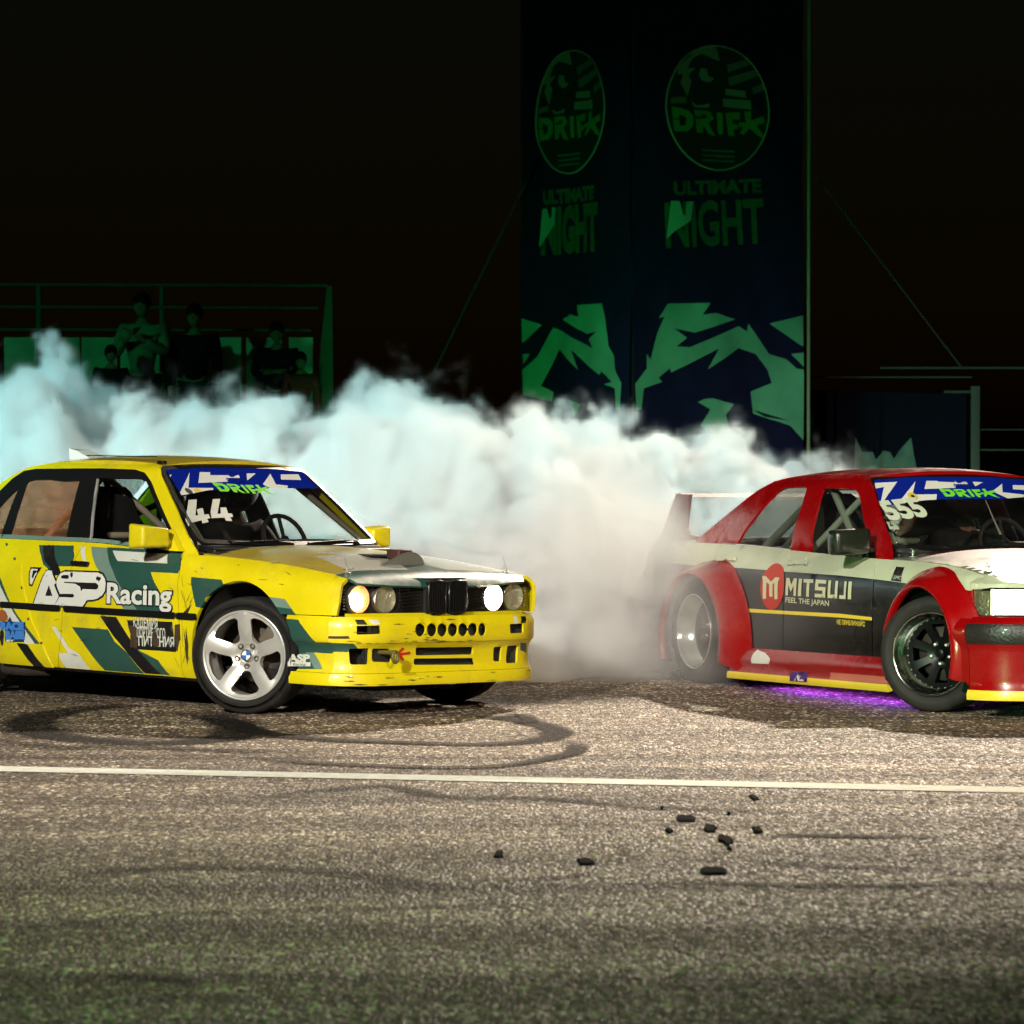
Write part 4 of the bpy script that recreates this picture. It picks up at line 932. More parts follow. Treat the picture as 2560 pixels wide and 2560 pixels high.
    rp = lambda y, z: (-3.46 + .08 * (y / .75) ** 2 * .6, y, z)
    patch('rear_panel', [(-.74, .45), (.74, .45), (.72, .91), (-.72, .91)], rp, YEL, root, .08, hem=.02, out=(-1, 0, 0))
    rb = MB(); rb.box((-3.50, 0, .42), (.14, 1.56, .22), bev=.03); rb.build('rear_bumper', YEL, root)
    for s in (-1, 1):
        q = MB(); q.box((-3.468, s * .52, .70), (.03, .34, .16), bev=.01); q.build('tail_light', mat('tail_red', (.35, .01, .01), .2, 0, .5), root)
    # ---------------- cabin
    interior(root, CAGE, +1)
    # mirrors
    for s in (-1, 1):
        mr = empty('door_mirror'); mr.parent = root
        c = Vector((-.735, s * (.900 if s < 0 else .85), .938))
        q = MB(); bm = bmesh.new(); bmesh.ops.create_cube(bm, size=1)
        for v in bm.verts:
            k = .80 if v.co.x > 0 else 1.0; k2 = .86 if v.co.y * s < 0 else 1.0
            v.co = Vector((v.co.x * (.13 if s < 0 else .10), v.co.y * (.20 if s < 0 else .15), v.co.z * .148 * k * k2 + (0 if v.co.y * s > 0 else -.006)))
        bmesh.ops.bevel(bm, geom=list(bm.edges), offset=.022, segments=3, affect='EDGES', profile=.6); bm.verts.index_update()
        q.add([v.co + c for v in bm.verts], [[v.index for v in f.verts] for f in bm.faces], True); bm.free(); q.build('mirror_housing', YEL, mr)
        q = MB(); q.box(c + Vector((-.066, s * .005, 0)), (.006, .15, .085), bev=.002); q.build('mirror_glass', CHR, mr)
        q = MB(); y0 = s * .735; q.add([(-.62, s * .738, .858), (-.80, s * .745, .862), (-.76, s * .70, .98), (-.62, s * .775, .858), (-.80, s * .782, .862), (-.76, s * .735, .975)], [(0, 1, 2), (3, 4, 5), (0, 1, 4, 3), (1, 2, 5, 4), (2, 0, 3, 5)])
        q.tube([(-.73, s * .76, .90), (-.73, s * .84, .92)], .028, 10); q.build('mirror_foot', YEL, mr)
    wheel(root, (-.085, -.700, .306), radians(25), -1, 'star'); wheel(root, (.03, .735, .331), radians(25), 1, 'star')
    wheel(root, (-2.57, -.705, .283), 0, -1, 'star'); wheel(root, (-2.57, .705, .307), 0, 1, 'star')
    return root

def lampmat(name, col, e):
    if name in MATS: return MATS[name]
    m = mat(name, col, .3, emit=e); return m

def drift_letters():
    """jagged capitals D R I F T in a unit box"""
    def sc(P, x0, x1): return [(x0 + (x1 - x0) * u, v) for u, v in P]
    D = [('d', sc([(0, 1), (.75, .9), (1, .65), (.95, .25), (.7, .02), (.12, 0), (.06, .48), (.36, .48), (.38, .24), (.62, .28), (.66, .60), (.34, .70), (.35, .53), (.05, .53)], .0, .24))]
    R = [('r', sc([(0, .92), (.8, .9), (.98, .6), (.72, .42), (1.05, -.1), (.72, -.02), (.45, .3), (.40, .0), (.1, .0), (.04, .60), (.36, .58), (.62, .62), (.62, .74), (.34, .76), (.35, .66), (.03, .66)], .25, .47))]
    I_ = [('i', sc([(.05, .86), (.9, .88), (1, .0), (.3, -.02)], .49, .56))]
    F = [('f', sc([(.0, .86), (1.0, .92), (.95, .62), (.45, .6), (.5, .45), (.85, .42), (.8, .22), (.52, .2), (.6, -.04), (.2, -.06)], .58, .74))]
    T = [('t', sc([(.0, .5), (.3, .52), (.25, .95), (.5, .98), (.52, .62), (1.0, .8), (1.1, .55), (.75, .42), (1.15, -.15), (.8, .0), (.45, .3), (.2, .0), (.05, .06), (.22, .35), (0, .3)], .72, .98))]
    return D + R + I_ + F + T

def interior(root, cage, lhd, dx=0.0, tall=0.0, seat=SEATF):
    tub = MB(); tub.box((-1.35 + dx, 0, .30), (2.0, 1.36, .04)); tub.box((-.42 + dx, 0, .58), (.04, 1.36, .56)); tub.box((-2.35 + dx, 0, .55), (.03, 1.30, .5))
    for s in (-1, 1): tub.box((-1.4 + dx, s * .72, .56), (1.8, .02, .54))
    tub.build('cabin_tub', mat('cabin_dark', (.012, .011, .009), .8), root)
    da = MB(); da.box((-.66 + dx, 0, .845), (.36, 1.34, .10), bev=.03); da.box((-.80 + dx, .36 * lhd, .87), (.20, .40, .10), bev=.03); da.build('dashboard', mat('dash_black', (.008, .008, .007), .7), root)
    sw = MB(); c = Vector((-1.0 + dx, .36 * lhd, .90)); R = Matrix.Rotation(radians(-22), 3, 'Y')
    sw.tube([c + R @ Vector((0, .165 * cos(a), .165 * sin(a))) for a in [k * pi / 12 for k in range(24)]], .014, 8, closed=True)
    for a in (pi / 2, pi * 1.17, pi * 1.83): sw.tube([c, c + R @ Vector((0, .16 * cos(a), .16 * sin(a)))], .012, 6)
    sw.ball(c, .04, 10, (.5, 1, 1)); sw.build('steering_wheel', mat('wheel_suede', (.01, .01, .01), .8), root)
    for s in (-1, 1):
        st = MB(); x, y = -1.50 + dx, s * .37
        bm = bmesh.new()
        prof = [(-.02, .42, .23), (-.08, .60, .25), (-.14, .80, .26), (-.19, .95, .25), (-.205, 1.02, .20), (-.215, 1.10, .165), (-.225, 1.17, .14), (-.23, 1.205, .085)]
        n = 14; V = []
        for k, (px, z, w) in enumerate(prof):
            for j in range(n):
                a = 2 * pi * j / n; V.append((x + px + .065 * sin(a) * (1 if sin(a) < 0 else (1.6 if abs(cos(a)) > .6 else .5)), y + w * cos(a), z))
        st.add(V, [(k * n + j, k * n + (j + 1) % n, (k + 1) * n + (j + 1) % n, (k + 1) * n + j) for k in range(len(prof) - 1) for j in range(n)] , True)
        st.add(V[-n:], [tuple(range(n))])
        st.box((x + .18, y, .45), (.46, .46, .14), bev=.05); st.build('race_seat', seat, root); bm.free()
    cg = MB(); r = .020; t = tall
    cg.tube([(-1.62 + dx, -.62, .35), (-1.64 + dx, -.60, .95), (-1.68 + dx, -.50, 1.27 + t), (-1.68 + dx, -.42, 1.31 + t), (-1.68 + dx, .42, 1.31 + t), (-1.68 + dx, .50, 1.27 + t), (-1.64 + dx, .60, .95), (-1.62 + dx, .62, .35)], r, 10)
    for s in (-1, 1):
        cg.tube([(-1.66 + dx, s * .50, 1.27 + t), (-1.20 + dx, s * .49, 1.27 + t), (-1.08 + dx, s * .50, 1.24 + t), (-.62 + dx, s * .62, .92), (-.60 + dx, s * .64, .35)], r, 10)
        cg.tube([(-1.66 + dx, s * .48, 1.26 + t), (-2.45 + dx, s * .45, .72)], r, 10)
        cg.tube([(-.62 + dx, s * .64, .55), (-1.62 + dx, s * .63, .85)], r, 10); cg.tube([(-.62 + dx, s * .64, .85), (-1.62 + dx, s * .63, .45)], r, 10)
    cg.tube([(-1.09 + dx, -.49, 1.25 + t), (-1.09 + dx, .49, 1.25 + t)], r, 10)
    cg.tube([(-1.68 + dx, -.46, 1.28 + t), (-1.64 + dx, .58, .55)], r, 10); cg.tube([(-1.68 + dx, .46, 1.28 + t), (-2.45 + dx, -.45, .72)], r, 10); cg.tube([(-1.68 + dx, -.46, 1.28 + t), (-2.45 + dx, .45, .72)], r, 10)
    cg.tube([(-1.65 + dx, -.58, .92), (-1.65 + dx, .58, .92)], r, 10)
    cg.build('roll_cage', cage, root)
    sh = MB(); sh.box((-2.60 + dx, 0, .86), (.5, 1.25, .03)); sh.build('parcel_shelf', mat('shelf_grey', (.03, .028, .024), .8), root)
#YELLOW

yellow_car()

# ------------------------------------------------------------------ red and white car
#<SHAPE>
M_W = [(-3.75, .74), (-3.6, .785), (-3.3, .812), (-2.665, .825), (-1.5, .838), (-.6, .835), (0, .828), (.3, .815), (.45, .797), (.55, .765)]
M_ZT = [(-3.75, .88), (-3.5, .900), (-3.3, .905), (-2.5, .897), (-1.6, .865), (-.62, .828), (-.2, .818), (.2, .792), (.5, .745), (.62, .715), (.70, .70)]
M_YT = [(-3.75, .66), (-3.5, .70), (-2.5, .735), (-1.5, .752), (-.62, .748), (-.3, .735), (.2, .730), (.5, .725), (.62, .70)]
M_TOP = [(-3.0, .50), (-2.6, .535), (-2.2, .562), (-1.6, .585), (-1.07, .570), (-.5, .58)]
M_RAIL = [(-3.0, .905), (-2.86, .985), (-2.637, 1.104), (-2.387, 1.231), (-2.206, 1.282), (-2.1, 1.302), (-1.789, 1.318), (-1.4, 1.318), (-1.093, 1.300), (-.95, 1.25)]
def mY(x, z):
    W = stab(M_W, x); zt = stab(M_ZT, x); yt = stab(M_YT, x)
    if z <= zt:
        zm = .745 + .55 * (zt - .745) if zt > .76 else zt - .01
        if zt > .76: K = [(.06, W - .05), (.12, W - .03), (.22, W - .010), (.45, W), (.62, W - .003), (.715, W - .012), (.742, W - .024), (zm, W - .024 - .38 * (W - .024 - yt)), (zt, yt)]
        else: K = [(.06, W - .05), (.12, W - .03), (.22, W - .010), (.45, W), (.60, W - .006), (zt - .05, W - .02), (zt, yt)]
        return stab(K, z)
    tp = stab(M_TOP, x); y0 = yt - .012; t = (z - zt) / (1.28 - zt)
    if z <= 1.28: return y0 + (tp - y0) * t + .012 * 4 * t * (1 - t)
    return tp - (z - 1.28) * 1.6 - (z - 1.28) ** 2 * 14
def Vy_m(P): return -mY(P[0], P[2])
def mWS(y, z): return -.50 - (z - .89) * 1.30 - .060 * (y / .66) ** 2
def Vx_mw(P): return mWS(P[1], P[2])
def mHZ(x, y):
    zt = stab(M_ZT, x); c = tab([(-.6, .062), (.2, .060), (.5, .045), (.72, .028)], x); yt = stab(M_YT, x)
    return zt + c * (1 - min(1, abs(y) / yt) ** 2.4) - .03 * max(0, (x - .60) / .12) ** 2
def Vz_mh(P): return mHZ(P[0], P[1])
M_FX = [(0, .745), (.3, .735), (.55, .70), (.68, .645), (.735, .60), (.765, .55), (.785, .50), (.797, .45)]
def mFX(y, z): return stab(M_FX, abs(y))
def Vx_mf(P): return mFX(P[1], P[2])
M_BX = [(0, .87), (.4, .862), (.62, .83), (.75, .765), (.82, .69), (.858, .60), (.868, .55)]
M_BY = [(.2, .885), (.45, .883), (.56, .868)]
M_PF = [(.08, .018), (.10, .022), (.135, .018), (.145, .0), (.36, .004), (.382, .018), (.43, .032), (.485, .030), (.50, .012), (.515, .0), (.535, -.03)]
def mBX(y, z): return stab(M_BX, abs(y)) + stab(M_PF, z) * (1 - max(0, min(1, (abs(y) - .62) / .24)))
def Vx_mb(P): return mBX(P[1], P[2])
M_SK = [(.085, .03), (.10, .036), (.128, .034), (.135, .022), (.165, .018), (.175, .030), (.215, .032), (.225, .022), (.262, .014), (.275, .0)]
def mSK(x, z): return mY(x, .3) + stab(M_SK, z)
def Vy_ms(P): return -mSK(P[0], P[2])
#</SHAPE>
def block_letters(word):
    """blocky capitals in a unit-high row; returns [(outlines)] per letter with x extents"""
    G = {'M': [[(0, 0), (0, 1), (.28, 1), (.5, .62), (.72, 1), (1, 1), (1, 0), (.76, 0), (.76, .6), (.5, .22), (.24, .6), (.24, 0)]],
         'I': [[(0, 0), (0, 1), (1, 1), (1, 0)]], 'T': [[(0, 1), (1, 1), (1, .8), (.64, .8), (.64, 0), (.36, 0), (.36, .8), (0, .8)]],
         'S': [[(0, 1), (1, 1), (1, .8), (.28, .8), (.28, .6), (1, .6), (1, 0), (0, 0), (0, .2), (.72, .2), (.72, .4), (0, .4)]],
         'U': [[(0, 1), (.27, 1), (.27, .2), (.73, .2), (.73, 1), (1, 1), (1, 0), (0, 0)]],
         'J': [[(1, 1), (.68, 1), (.68, .2), (.0, .2), (.0, 0), (1, 0)]]}
    return [(c, G[c][0]) for c in word]

def red_car():
    root = empty('race_car'); root.matrix_world = pose_mat((3.0255, 20.4052, -1.1464, 0.0157, -0.0077, 0.0))
    tag(root, 'red, white and black wide-bodied drift saloon with number 555, rear end wrapped in smoke', 'race car', 'drifting race cars')
    RED = paint('red_paint', (.26, .0012, .002), .16, .02); WH = paint('pale_body_paint', (.48, .52, .36), .30, .15); BK = paint('black_side_film', (.004, .0035, .0035), .30, .0, .02)
    YE = mat('yellow_stripe', (.72, .55, .03), .35, coat=.4); GREYW = mat('grey_film', (.2, .18, .15), .4)
    S = {-1: lambda x, z: (x, -mY(x, z), z), 1: lambda x, z: (x, mY(x, z), z)}
    MS = [WH, BK, YE, RED, GREYW]
    tt = [(-3.321, 0.774), (-2.652, 0.757), (-2.212, 0.754), (-1.631, 0.741), (-0.948, 0.728)]
    tt += [(-0.556, 0.714), (-0.214, 0.698)]
    lv = [([(-3.6, .05), (-3.6, .735)] + tt + [(.1, .62), (.1, .05)], 1)]
    ya = [(-2.158, 0.512), (-1.588, 0.509), (-0.92, 0.509)] + [(-0.558, 0.498)]
    yb = [(-0.558, 0.48)] + [(-0.919, 0.487), (-1.587, 0.489), (-2.158, 0.49)]
    lv.append((ya + yb, 2))
    lv.append(([(0.321, 0.675), (0.428, 0.668), (0.47, 0.675), (0.583, 0.503), (0.33, 0.497)], 3))
    dF = [(-0.63, 0.819), (-0.579, 0.755), (-0.553, 0.702), (-0.548, 0.512), (-0.554, 0.421)]
    dM = [(-1.674, 0.866), (-1.633, 0.787), (-1.629, 0.739), (-1.591, 0.517), (-1.607, 0.322)]
    dR = [(-2.587, 0.893), (-2.636, 0.857), (-2.603, 0.775), (-2.557, 0.693)]
    sf = lambda D: (lambda T: (lambda z: tab(T, z)))(sorted([(z, x) for x, z in D]))
    fx, rx, qx = sf(dF), sf(dM), sf(dR)
    zt = lambda x: stab(M_ZT, x) - .001
    top = lambda a, b, n=14: [(lerp(a, b, k / (n - 1)), zt(lerp(a, b, k / (n - 1)))) for k in range(n)]
    arc = lambda cx, cz, R, a0, a1, n=20: [(cx + R * cos(radians(lerp(a0, a1, k / (n - 1)))), cz + R * sin(radians(lerp(a0, a1, k / (n - 1))))) for k in range(n)]
    ZS = [.20, .30, .42, .50, .62, .70, .76, .80]
    fender = [(fx(z) + .004, z) for z in ZS] + top(fx(.83) + .004, .455, 16) + [(.455, .50)] + arc(.08, .32, .40, 28, 196, 24)
    fdoor = [(rx(z) + .004, z) for z in ZS] + top(rx(.86) + .004, fx(.83) - .004) + [(fx(z) - .004, z) for z in ZS[::-1]]
    rdoor = [(-2.23, .20)] + arc(-2.665, .31, .45, -10, 70, 12) + [(qx(.76) + .004, .76)] + top(qx(.88) + .004, rx(.86) - .004) + [(rx(z) - .004, z) for z in ZS[::-1]]
    quarter = [(-3.58, .45), (-3.61, .70), (-3.60, zt(-3.60))] + top(-3.60, qx(.88) - .004) + [(qx(.76) - .004, .76)] + arc(-2.665, .31, .45, 80, 190, 14) + [(-3.15, .30), (-3.56, .32)]
    for s in (-1, 1):
        out = (0, s, 0)
        patch('front_fender', fender, S[s], MS, root, .035, prints=lv, out=out, hem=.02)
        patch('front_door', fdoor, S[s], MS, root, .045, prints=lv, out=out); patch('rear_door', rdoor, S[s], MS, root, .045, prints=lv, out=out)
        patch('rear_quarter', quarter, S[s], MS, root, .05, prints=lv, out=out, hem=.02)
        gf = [(-1.426, 0.855), (-1.478, 0.937), (-1.498, 1.015), (-1.511, 1.103), (-1.532, 1.229), (-1.511, 1.235), (-1.187, 1.23), (-1.141, 1.219), (-1.073, 1.18), (-0.861, 0.979), (-0.656, 0.825)]
        gr = [(-2.4, 0.892), (-2.348, 0.982), (-2.207, 1.138), (-2.102, 1.218), (-2.028, 1.241), (-1.76, 1.245), (-1.729, 1.232), (-1.706, 1.123), (-1.713, 1.005), (-1.693, 0.886), (-1.666, 0.867)]
        ap = [(-0.482, 0.832), (-0.579, 0.934), (-0.737, 1.063), (-0.966, 1.234), (-1.022, 1.267)]
        rail = [(x, stab(M_RAIL, x)) for x in (-1.06, -1.2, -1.4, -1.6, -1.789, -1.95, -2.1, -2.206, -2.3, -2.387, -2.5, -2.637, -2.75, -2.86, -2.96)]
        gh = top(-2.96, -.50, 30) + [p for p in ap if p[1] > .845 and p[0] < -.45] + rail
        patch('side_frame', gh, S[s], [RED], root, .035, holes=[gf, gr], out=out, hem=.014)
        inn = lambda u, v: (lambda P: (P[0], P[1] - s * .015, P[2]))(S[s](u, v))
        patch('rear_window', offset_poly(gr, .008), inn, glass('hazy_polycarbonate', (.82, .86, .82), .6, .08, film=.012), root, .08, hem=0, out=out)
        patch('front_window', offset_poly(gf, .008), inn, glass('clear_polycarbonate', (.92, .94, .92), .3, .08, film=.008), root, .08, hem=0, out=out)
        if s > 0:
            e_ = [(-1.997, 1.216), (-2.102, 1.178)]
            patch('sticker', ell(e_[0][0] - .25, e_[0][1] - .06, .09, .035), inn, mat('grey_sticker', (.12, .12, .10), .6), root, .05, hem=0, out=out, off=.003)
            patch('sticker', [(e_[1][0] - .32, e_[1][1] - .07), (e_[1][0] - .18, e_[1][1] - .07), (e_[1][0] - .16, e_[1][1] - .04), (e_[1][0] - .30, e_[1][1] - .04)], inn, mat('grey_sticker', (.12, .12, .10), .6), root, .05, hem=0, out=out, off=.003)
        ch = MB(); ch.tube([Vector(S[s](*p)) + Vector((0, s * .004, 0)) for p in ([(x, zt(x) + .002) for x in np.linspace(rx(.85), qx(.88), 8)])], .006, 6); ch.build('window_trim', CHR, root)
        # door handles: plate, grip
        for P_ in ([(-1.584, 0.788), (-1.368, 0.781)], [(-2.509, 0.801), (-2.279, 0.795)]):
            (x0, z0), (x1, z1) = P_; dh = empty('door_handle'); dh.parent = root; xm = (x0 + x1) / 2
            patch('handle_plate', rounded([(xm - .075, z0 - .045), (xm + .075, z0 - .045), (xm + .05, z0 + .05), (xm - .05, z0 + .05)], .02), S[s], WH, dh, .03, hem=.008, out=out, off=.004)
            patch('handle_grip', rounded([(x0, z0 - .012), (x1, z0 - .008), (x1, z0 + .016), (x0, z0 + .014)], .008), S[s], WH, dh, .03, hem=.02, out=out, off=.024)
        # side skirt
        sk = lambda x, z: (x, s * mSK(x, z), z)
        skp = [(-2.28, .085), (-.33, .085), (-.37, .275), (-2.20, .275)]
        pr = [([(-2.3, .085), (-.3, .085), (-.3, .128), (-2.3, .128)], 1), ([(-1.0, .130), (-.3, .130), (-.3, .170), (-1.0, .170)], 2)]
        patch('side_skirt', skp, sk, [RED, YE, mat('faded_red', (.45, .12, .08), .5)], root, .03, prints=pr, hem=.06, out=out)
        # flares
        def flare(name, cx, cz, a0, a1, Ri, Ro, yo, mt):
            def fn(a, t):
                an = radians(a); R = Ro(an) + (Ri - Ro(an)) * min(1, t); x = cx + R * cos(an); z = cz + R * sin(an)
                zz = max(.10, z); yb = mY(min(.50, x), min(max(zz, .12), zt(min(.5, x)) - .02)) + .004; k = t * t * (3 - 2 * t) if t < 1 else 1
                return (x, s * (yb + (yo - yb) * (k ** .8)), zz)
            n, m = 44, 9; V = []; F = []
            for i in range(n + 1):
                for j in range(m + 1): V.append(fn(a0 + (a1 - a0) * i / n, j / m))
                V.append((V[-1][0] + 0 * s, V[-1][1] - s * .05, V[-1][2]))
            k = m + 2
            F = [(i * k + j, (i + 1) * k + j, (i + 1) * k + j + 1, i * k + j + 1) for i in range(n) for j in range(k - 1)]
            o = mesh(name, V, F, mt, root, True); return o
        flare('wheel_flare', .08, .32, -20, 205, .362, lambda a: .475 - .02 * max(0, -cos(a)), .925, RED)
        flare('wheel_flare', -2.665, .31, -18, 200, .405, lambda a: .475 + .20 * max(0, cos(a)) ** 1.3, .925, RED)
        # front bumper side
        bs = lambda x, z: (x, s * (stab(M_BY, x) + stab(M_PF, z)), z)
        pb = [([(.2, .37), (.7, .37), (.7, .50), (.2, .50)], 1), ([(.2, .08), (.7, .08), (.7, .138), (.2, .138)], 2)]
        patch('front_bumper_side', [(.545, .085), (.545, .520), (.47, .520), (.44, .40), (.50, .20), (.545, .16)], bs, [RED, RED, YE], root, .03, prints=pb, hem=.02, out=out)
        for cx in (.08, -2.665):
            lw = MB(); V = []
            for k in range(21):
                a = radians(lerp(-20, 200, k / 20)); V += [(cx + .40 * cos(a), s * .80, .32 + .40 * sin(a)), (cx + .40 * cos(a), s * .42, .32 + .40 * sin(a))]
            lw.add(V, [(2 * k, 2 * k + 1, 2 * k + 3, 2 * k + 2) for k in range(20)], True); lw.build('wheel_arch_liner', DARK, root)
        mr = empty('door_mirror'); mr.parent = root
        cM = Vector((-.70, s * .90, .925)); q = MB(); q.box(cM, (.12, .235, .145), Matrix.Rotation(s * -.06, 3, 'X'), .028); q.build('mirror_housing', mat('mirror_black', (.012, .016, .010), .28, 0, .5), mr)
        q = MB(); q.box(cM + Vector((-.0615, 0, 0)), (.006, .19, .10)); q.build('mirror_glass', CHR, mr)
        q = MB(); q.tube([(-.70, s * .745, .88), (-.70, s * .85, .90)], .022, 8); q.build('mirror_foot', TRIM, mr)
        # front lamps
        fx_ = lambda y, z: (mFX(y, z), y, z)
        hl = empty('headlight'); hl.parent = root
        box = lambda a, b, z0, z1: [(s * a, z0), (s * b, z0), (s * b, z1), (s * a, z1)]
        inset = lambda y, z: (mFX(y, z) - .03, y, z)
        patch('indicator_housing', box(.752, .794, .535, .668), lambda y, z: (mFX(y, z) - .018, y - s * .012, z), mat('indicator_reflector', (.35, .36, .25), .25, .8, bump=1, bscale=60), hl, .015, hem=0, out=(1, s, 0))
        patch('indicator_lens', rounded(box(.750, .7965, .532, .672), .008), fx_, LENS, hl, .012, hem=.02, out=(1, s, 0))
        patch('lamp_reflector', box(.44, .742, .540, .676), inset, lampmat('lit_lamp_white', (1, .96, .82), 5), hl, .03, hem=0, out=(1, 0, 0))
        patch('lamp_lens', rounded(box(.43, .748, .532, .684), .012), fx_, LENS, hl, .02, hem=.02, out=(1, 0, 0))
        patch('headlight_surround', [(s * .40, .50), (s * .795, .50), (s * .7965, .708), (s * .40, .700)], lambda y, z: (mFX(y, z) - .004, y, z), [RED, WH], root, .02, prints=[([(s * .39, .676), (s * .81, .676), (s * .81, .72), (s * .39, .72)], 1)], holes=[[(s * .428, .530), (s * .7975, .530), (s * .7975, .674), (s * .75, .686), (s * .428, .686)]], hem=.03, out=(1, 0, 0))
    for s in (-1, 1):
        patch('fender_cap', [(.44, s * .71), (.44, s * .797), (.50, s * .785), (.55, s * .765), (.60, s * .735), (.645, s * .68), (.67, s * .60), (.62, s * .62), (.56, s * .69)], lambda x, y: (x, y, stab(M_ZT, x) + .006 - .5 * max(0, abs(y) - .70)), WH, root, .02, hem=.02, out=(0, 0, 1))
    f_ = S[-1]
    def logo(poly, m_, off, nm='logo', fn=f_, out=(0, -1, 0)): return patch(nm, poly, fn, m_, root, .04, hem=0, out=out, off=off)
    c = [(-1.739, 0.65)][0]
    SR = mat('sun_red_film', (.45, .035, .02), .4); CRM = mat('cream_film', (.55, .55, .34), .4)
    logo(ell(c[0], c[1], .150, .138, 40), SR, .003, 'round_logo')
    logo([(-1.876, 0.708), (-1.828, 0.71), (-1.755, 0.678), (-1.704, 0.706), (-1.653, 0.703), (-1.661, 0.687), (-1.669, 0.679), (-1.664, 0.578), (-1.701, 0.574), (-1.71, 0.673), (-1.732, 0.662), (-1.726, 0.59), (-1.768, 0.589), (-1.774, 0.661), (-1.811, 0.674), (-1.808, 0.576), (-1.85, 0.574), (-1.857, 0.681)], CRM, .0045, 'logo_letter')
    o = [(-1.568, 0.601), (-1.583, 0.704)] + [(-0.79, 0.594), (-0.802, 0.695)]
    (ax, az), (_, bz), (cx_, cz_), (_, dz_) = o
    ext = [(0, .165), (.195, .245), (.27, .42), (.455, .615), (.65, .795), (.825, .92), (.95, 1.0)]
    for (ch, P_), (u0, u1) in zip(block_letters('MITSUJI'), ext):
        pts = [(lerp(ax, cx_, lerp(u0, u1, u)), lerp(lerp(az, cz_, lerp(u0, u1, u)), lerp(bz, dz_, lerp(u0, u1, u)), v)) for u, v in P_]
        logo(pts, CRM, .0035, 'logo_letter')
    lettering('lettering', 'FEEL THE JAPAN', f_, *[(-1.566, 0.561), (-1.043, 0.551)], .030, CRM, root, off=.004, bold=.02)
    lettering('lettering', 'НЕ ПРИБЛИЖАЙС', f_, *[(-0.948, 0.448), (-0.629, 0.444)], .026, YE, root, off=.004, bold=.02)
    st = [(-0.367, 0.785), (-0.281, 0.783), (-0.252, 0.704), (-0.362, 0.709)]
    logo(st, BK, .003, 'sticker'); lettering('lettering', 'EPIC', f_, *[(-0.335, 0.717), (-0.255, 0.715)], .018, WHT, root, off=.005)
    sks = lambda x, z: (x, -mSK(x, z), z)
    logo([(-1.947, 0.186), (-1.955, 0.234), (-1.91, 0.268), (-1.802, 0.254), (-1.709, 0.219), (-1.723, 0.19)], WHT, .003, 'sticker', sks)
    logo([(-1.462, 0.155), (-1.26, 0.16), (-1.244, 0.101), (-1.455, 0.1)], mat('purple_film', (.05, .01, .12), .4), .004, 'sticker', sks)
    lettering('lettering', 'NZ', sks, *[(-1.398, 0.108), (-1.26, 0.108)], .035, WHT, root, off=.006, bold=.05, shear=.3)
    # front face
    fb = lambda y, z: (mBX(y, z), y + (1 if y > 0 else -1) * stab(M_PF, z) * max(0, min(1, (abs(y) - .62) / .24)), z)
    pb = [([(-.9, .37), (-.86, .37), (-.86, .50), (-.9, .50)], 0)]
    strip = [(-0.908, 0.495), (-0.909, 0.417), (-0.901, 0.382)]
    pb = [([(strip[0][0], .495), (.80, .495), (.76, .385), (strip[2][0], .385)], 1), ([(-.9, .08), (.9, .08), (.9, .138), (-.9, .138)], 2)]
    patch('front_bumper', [(-.868, .085), (.868, .085), (.868, .530), (-.868, .530)], fb, [RED, mat('bumper_rubber', (.012, .011, .010), .45, coat=.2, bump=.4, bscale=60), YE], root, .03, holes=[rounded([(-.40, .19), (.40, .19), (.44, .33), (-.44, .33)], .03)], prints=pb, hem=.03, out=(1, 0, 0))
    patch('front_grille', [(-.38, .50), (.38, .50), (.36, .72), (-.36, .72)], lambda y, z: (mFX(y, z) + .005 - (z - .5) * .08, y, z), mat('grille_dark', (.01, .01, .01), .4), root, .08, hem=.03, out=(1, 0, 0))
    gb = MB()
    for k in range(5): gb.box((.755 - k * .003, 0, .54 + k * .036), (.012, .70, .006))
    gb.tube([(.76, -.37, .51), (.745, -.355, .725), (.755, 0, .735), (.745, .355, .725), (.76, .37, .51)], .008, 6); gb.build('grille_bars', CHR, root)
    und = MB(); und.box((-1.4, 0, .19), (3.9, 1.30, .06)); und.box((.3, 0, .32), (.7, 1.1, .25)); und.box((.60, 0, .30), (.10, 1.3, .36)); und.build('underbody', DARK, root)
    # hood
    fh = lambda x, y: (x, y, mHZ(x, y))
    hood = [(-.56, -.60), (-.51, -.3), (-.49, 0), (-.51, .3), (-.56, .60), (-.56, .715), (-.2, .728), (.2, .722), (.45, .712), (.58, .685), (.655, .60), (.70, .42), (.72, 0), (.70, -.42), (.655, -.60), (.58, -.685), (.45, -.712), (.2, -.722), (-.2, -.728), (-.56, -.715)]
    hp = [([(-.60, -.48), (-.43, -.556), (-.128, -.62), (.117, -.585), (-.059, -.397), (-.158, -.242), (-.194, 0), (-.158, .242), (-.059, .397), (.117, .585), (-.128, .62), (-.43, .556), (-.60, .48)], 1), ([(0.108, -0.577), (0.438, -0.456), (0.499, -0.495), (0.19, -0.582)], 2)]
    patch('hood', hood, fh, [paint('pale_bonnet_paint', (.17, .18, .13), .30, .3), paint('dark_red_bonnet', (.05, .003, .003), .35, .2), paint('red_bonnet_stripe', (.35, .006, .006), .35, .2)], root, .035, prints=hp, hem=.015, out=(0, 0, 1))
    cowl = MB(); cowl.box((-.575, 0, .852), (.14, 1.38, .03), Matrix.Rotation(.1, 3, 'Y'), .01); cowl.build('cowl', TRIM, root)
